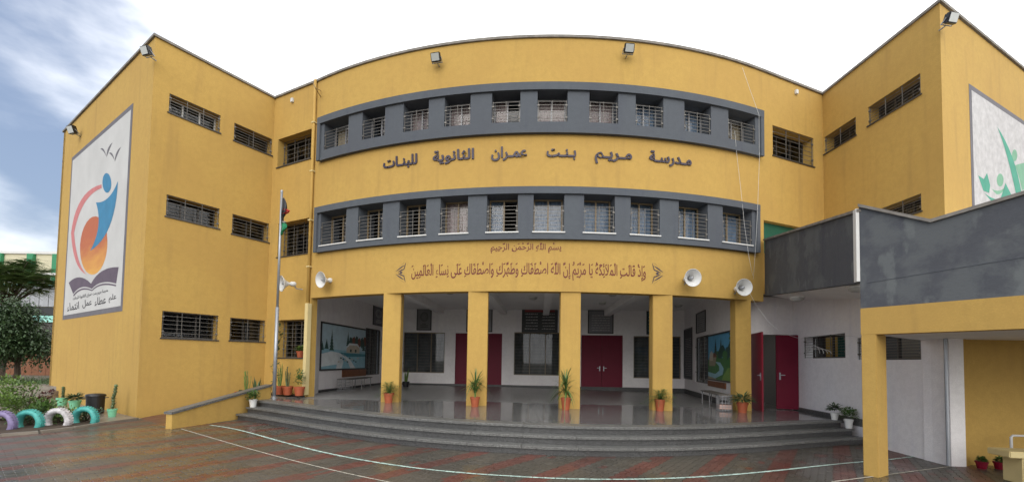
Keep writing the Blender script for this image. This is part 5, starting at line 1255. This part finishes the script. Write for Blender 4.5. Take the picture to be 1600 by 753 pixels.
shrub(38, 655, 10.25, .28, .42, 500, 'leaf', 'low green plant behind the first turquoise tyre', 32)
shrub(60, 650, 10.9, .26, .55, 420, 'leaf', 'leafy young plant behind the gap between turquoise and white tyres', 33, lsz=(.08, .14))
shrub(70, 640, 11.6, .16, .75, 330, 'leaf_red', 'narrow dark red leaved plant behind the white tyre', 34)
shrub(34, 640, 11.8, .35, .5, 420, 'leaf_dark', 'dark low shrub behind the young plants in the bed', 35)
shrub(86, 655, 10.9, .14, .5, 160, 'leaf', 'thin green seedling behind the white tyre', 36)
shrub(100, 662, 10.7, .35, .25, 420, 'leaf_lite', 'low ground plants between the white tyre and the bin', 37)
shrub(134, 668, 10.75, .30, .26, 380, 'leaf_dark', 'low dark plants inside the rightmost turquoise tyre', 38)
shrub(45, 668, 9.95, .22, .24, 260, 'leaf_dark', 'low plants inside the first turquoise tyre', 39)
shrub(90, 668, 10.3, .22, .24, 260, 'leaf', 'low plants inside the white tyre', 40)
# mint pots, bin
g_ = 'mint green pots along the left wing wall'
def wallspot(px, off): h = AB.hit(px, 630, -off); return AB(h[0], -off, .015)
potted(wallspot(97, .45), 'mint pot with a leaning cactus stem, leftmost along the left wing', 'cactus', .42, .1, .15, .25, 'mint', 'cactus', 41, g_)
potted(wallspot(117, .45), 'mint pot with spreading dark leaves left of the black bin', 'rosette', .34, .24, .15, .26, 'mint', 'leaf_dark', 42, g_)
potted(wallspot(176, .35), 'mint pot with a tall narrow cactus right of the black bin', 'cactus', .72, .1, .11, .22, 'mint', 'cactus', 43, g_)
b = wallspot(149, .42); t = lthing('waste_bin', 'black plastic waste bin with handled lid against the left wing', 'bin', b, .4)
MB().lathe([(0, 0), (.18, 0), (.195, .04), (.205, .48), (.215, .50), (.19, .50)], 24).build('bin_body', 'black', t)
MB().lathe([(.225, .49), (.228, .53), (.21, .555), (.12, .575), (0, .58)], 24).build('lid', 'black', t, smooth=True)
for s in (-1, 1): MB().tube([(s * .2, -.05, .45), (s * .27, -.04, .46), (s * .27, .04, .46), (s * .2, .05, .45)], .012, 6).build('handle', 'black', t)
# garden steps
gs = lthing('garden_steps', 'three worn concrete steps beside the far end of the left wing', 'steps', (-18.3, 15.7, .015), -.15)
for k in range(3): MB().box(-2.2, 1.1, .34 * k, .34 * k + .9, .15 * k, .15 * k + .15).build('step', 'kerb', gs, bevel=.012)
mb = MB(); mb.add([(-60, 16.9, .44), (-17.2, 16.9, .44), (-16.2, 26, .44), (-60, 30, .44), (-60, 16.9, -.1), (-17.2, 16.9, -.1)], [(0, 1, 2, 3), (4, 5, 1, 0)]); mb.build('terrace', 'earth', None, kind='structure')
mb = MB(); R = random.Random(9)
for i in range(5200):
    y = 16.95 + abs(R.gauss(0, 2.2)); x = R.uniform(-30, -18.2 - (y - 17) * .2); leaf(mb, (x, y, .43), rdir(R, .5, 1), R.uniform(.10, .24), .02)
o = mb.build('grass', 'grass', None, kind='stuff')
# trees
def tree(name, label, loc, h, trunk_r, crown, nlimb, nleaf, lm, seed, lsz, feathery=False, droop=.2):
    t = lthing(name, label, 'tree', loc); R = random.Random(seed); tk = MB(); cr = MB(); cx, cy, cz, rx, ry, rz_ = crown
    base = Vector((0, 0, -.1)); fork = Vector((.1, 0, max(.3, cz - rz_ * .75)))
    tk.tube([base, (base + fork) / 2 + Vector((.05, .03, 0)), fork], [trunk_r, trunk_r * .8, trunk_r * .65], 9)
    tips = []
    for i in range(nlimb):
        d = rdir(R, -.35, 1); e = Vector((cx + d.x * rx * R.uniform(.65, 1), cy + d.y * ry * R.uniform(.65, 1), cz + d.z * rz_ * R.uniform(.65, 1))); m_ = fork.lerp(e, .5) + Vector((0, 0, .12 * h * R.random()))
        tk.tube([fork, m_, e], [trunk_r * .35, trunk_r * .18, .012], 5); tips.append((fork, m_, e))
    per = nleaf // nlimb
    for f, m_, e in tips:
        sub = [m_.lerp(e, R.uniform(.2, 1)) + rdir(R) * .35 * min(rx, rz_) * .6 for _ in range(5)]
        if feathery:
            for k in range(per // 22):
                s0 = sub[R.randrange(5)]; d = rdir(R, -.3, .5); l = R.uniform(.5, .9)
                for j in range(11):
                    q = j / 11; p = s0 + d * l * q + Vector((0, 0, -.35 * l * q * q)); sd_ = d.cross(Vector((0, 0, 1))).normalized()
                    for sg in (-1, 1): leaf(cr, p, sd_ * sg + d * .4, R.uniform(*lsz) * (1.2 - q), .035, droop=.2)
        else:
            for k in range(per):
                s0 = sub[R.randrange(5)]; d = rdir(R); leaf(cr, s0 + d * .42 * min(rx, rz_) * R.random() ** .5, d + rdir(R), R.uniform(*lsz), R.uniform(*lsz) * .5, droop=droop)
    tk.build('trunk', 'trunk', t); cr.build('crown', lm, t)
p = at_Y(24, 560, 19.0); tree('dark_bushy_tree', 'dense dark evergreen low tree left of the wing, below the feathery tree', (p.x, 19.0, .44), 3.6, .14, (0, 0, 2.0, 1.55, 1.2, 1.55), 28, 22000, 'leaf_dark', 51, (.10, .18))
p = at_Y(2, 560, 21.5); tree('feathery_tree', 'taller feathery leaved tree at the left edge in front of the green striped building', (p.x, 21.5, .44), 6, .16, (.3, 0, 4.7, 2.4, 1.4, 1.5), 30, 40000, 'leaf_tree', 52, (.14, .24), True)
# fence and neighbour
fe = thing('board_fence', 'brown board fence behind the dark tree at the left', 'fence', (-34, 25, .4))
for i in range(34):
    x = -38 + i * .42
    if -34.5 < x < -25.0: MB().box(x, x + .40, 25, 25.03, .4, 2.35 + .03 * (i % 3)).build('board', 'wood', fe)
MB().box(-38, -24.8, 25.035, 25.09, .7, .8).build('rail', 'wood', fe)
nb = thing('neighbouring_building', 'cream building with green pilasters and grey cladding beyond the trees at the left', 'building', (-50, 40, 0))
Yn = 38.0; X = lambda px: at_Y(px, 450, Yn).x; Z = lambda py, px=60: at_Y(px, py, Yn).z
xl, xr = X(-130), X(118)
MB().box(xl, xr, Yn + .3, Yn + 9, -.5, Z(396)).build('wall', 'cream', nb)
MB().box(xl - .2, xr + .2, Yn + .15, Yn + 9.2, Z(396) + .001, Z(392)).build('roof_edge', 'white', nb)
for px in (-92, -52, -12, 38, 78, 106):
    MB().box(X(px), X(px) + .55, Yn + .02, Yn + .299, Z(446), Z(396) - .01).build('pilaster', 'green_paint', nb)
for px in (-80, -62, -40, -22, 4, 20, 50, 64, 90):
    w_ = MB().box(X(px), X(px) + .62, Yn + .20, Yn + .27, Z(441), Z(429)).build('window', 'white', nb)
    MB().box(X(px) + .06, X(px) + .56, Yn + .17, Yn + .198, Z(440), Z(430)).build('pane', 'glass_dark', w_)
MB().box(xl, xr, Yn - .1, Yn + .0, Z(448), Z(444)).build('balcony_rail', 'aqua', nb)
MB().box(xl, xr, Yn - .02, Yn + .19, Z(430) , Z(426)).build('lintel', 'white', nb)
for i in range(26):
    x = X(95) - i * .42
    MB().box(x, x + .38, Yn - .16 - .03 * (i % 2), Yn - .11, Z(479), Z(448) - .01).build('cladding_panel', 'greysheet', nb)
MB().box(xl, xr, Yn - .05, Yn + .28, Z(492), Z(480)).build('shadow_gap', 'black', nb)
MB().box(xl, xr, Yn - .12, Yn + .1, Z(503), Z(493)).build('lower_rail', 'aqua', nb)
MB().box(xl, xr, Yn + .1, Yn + .29, Z(560), Z(504)).build('lower_wall', 'dark_metal', nb)
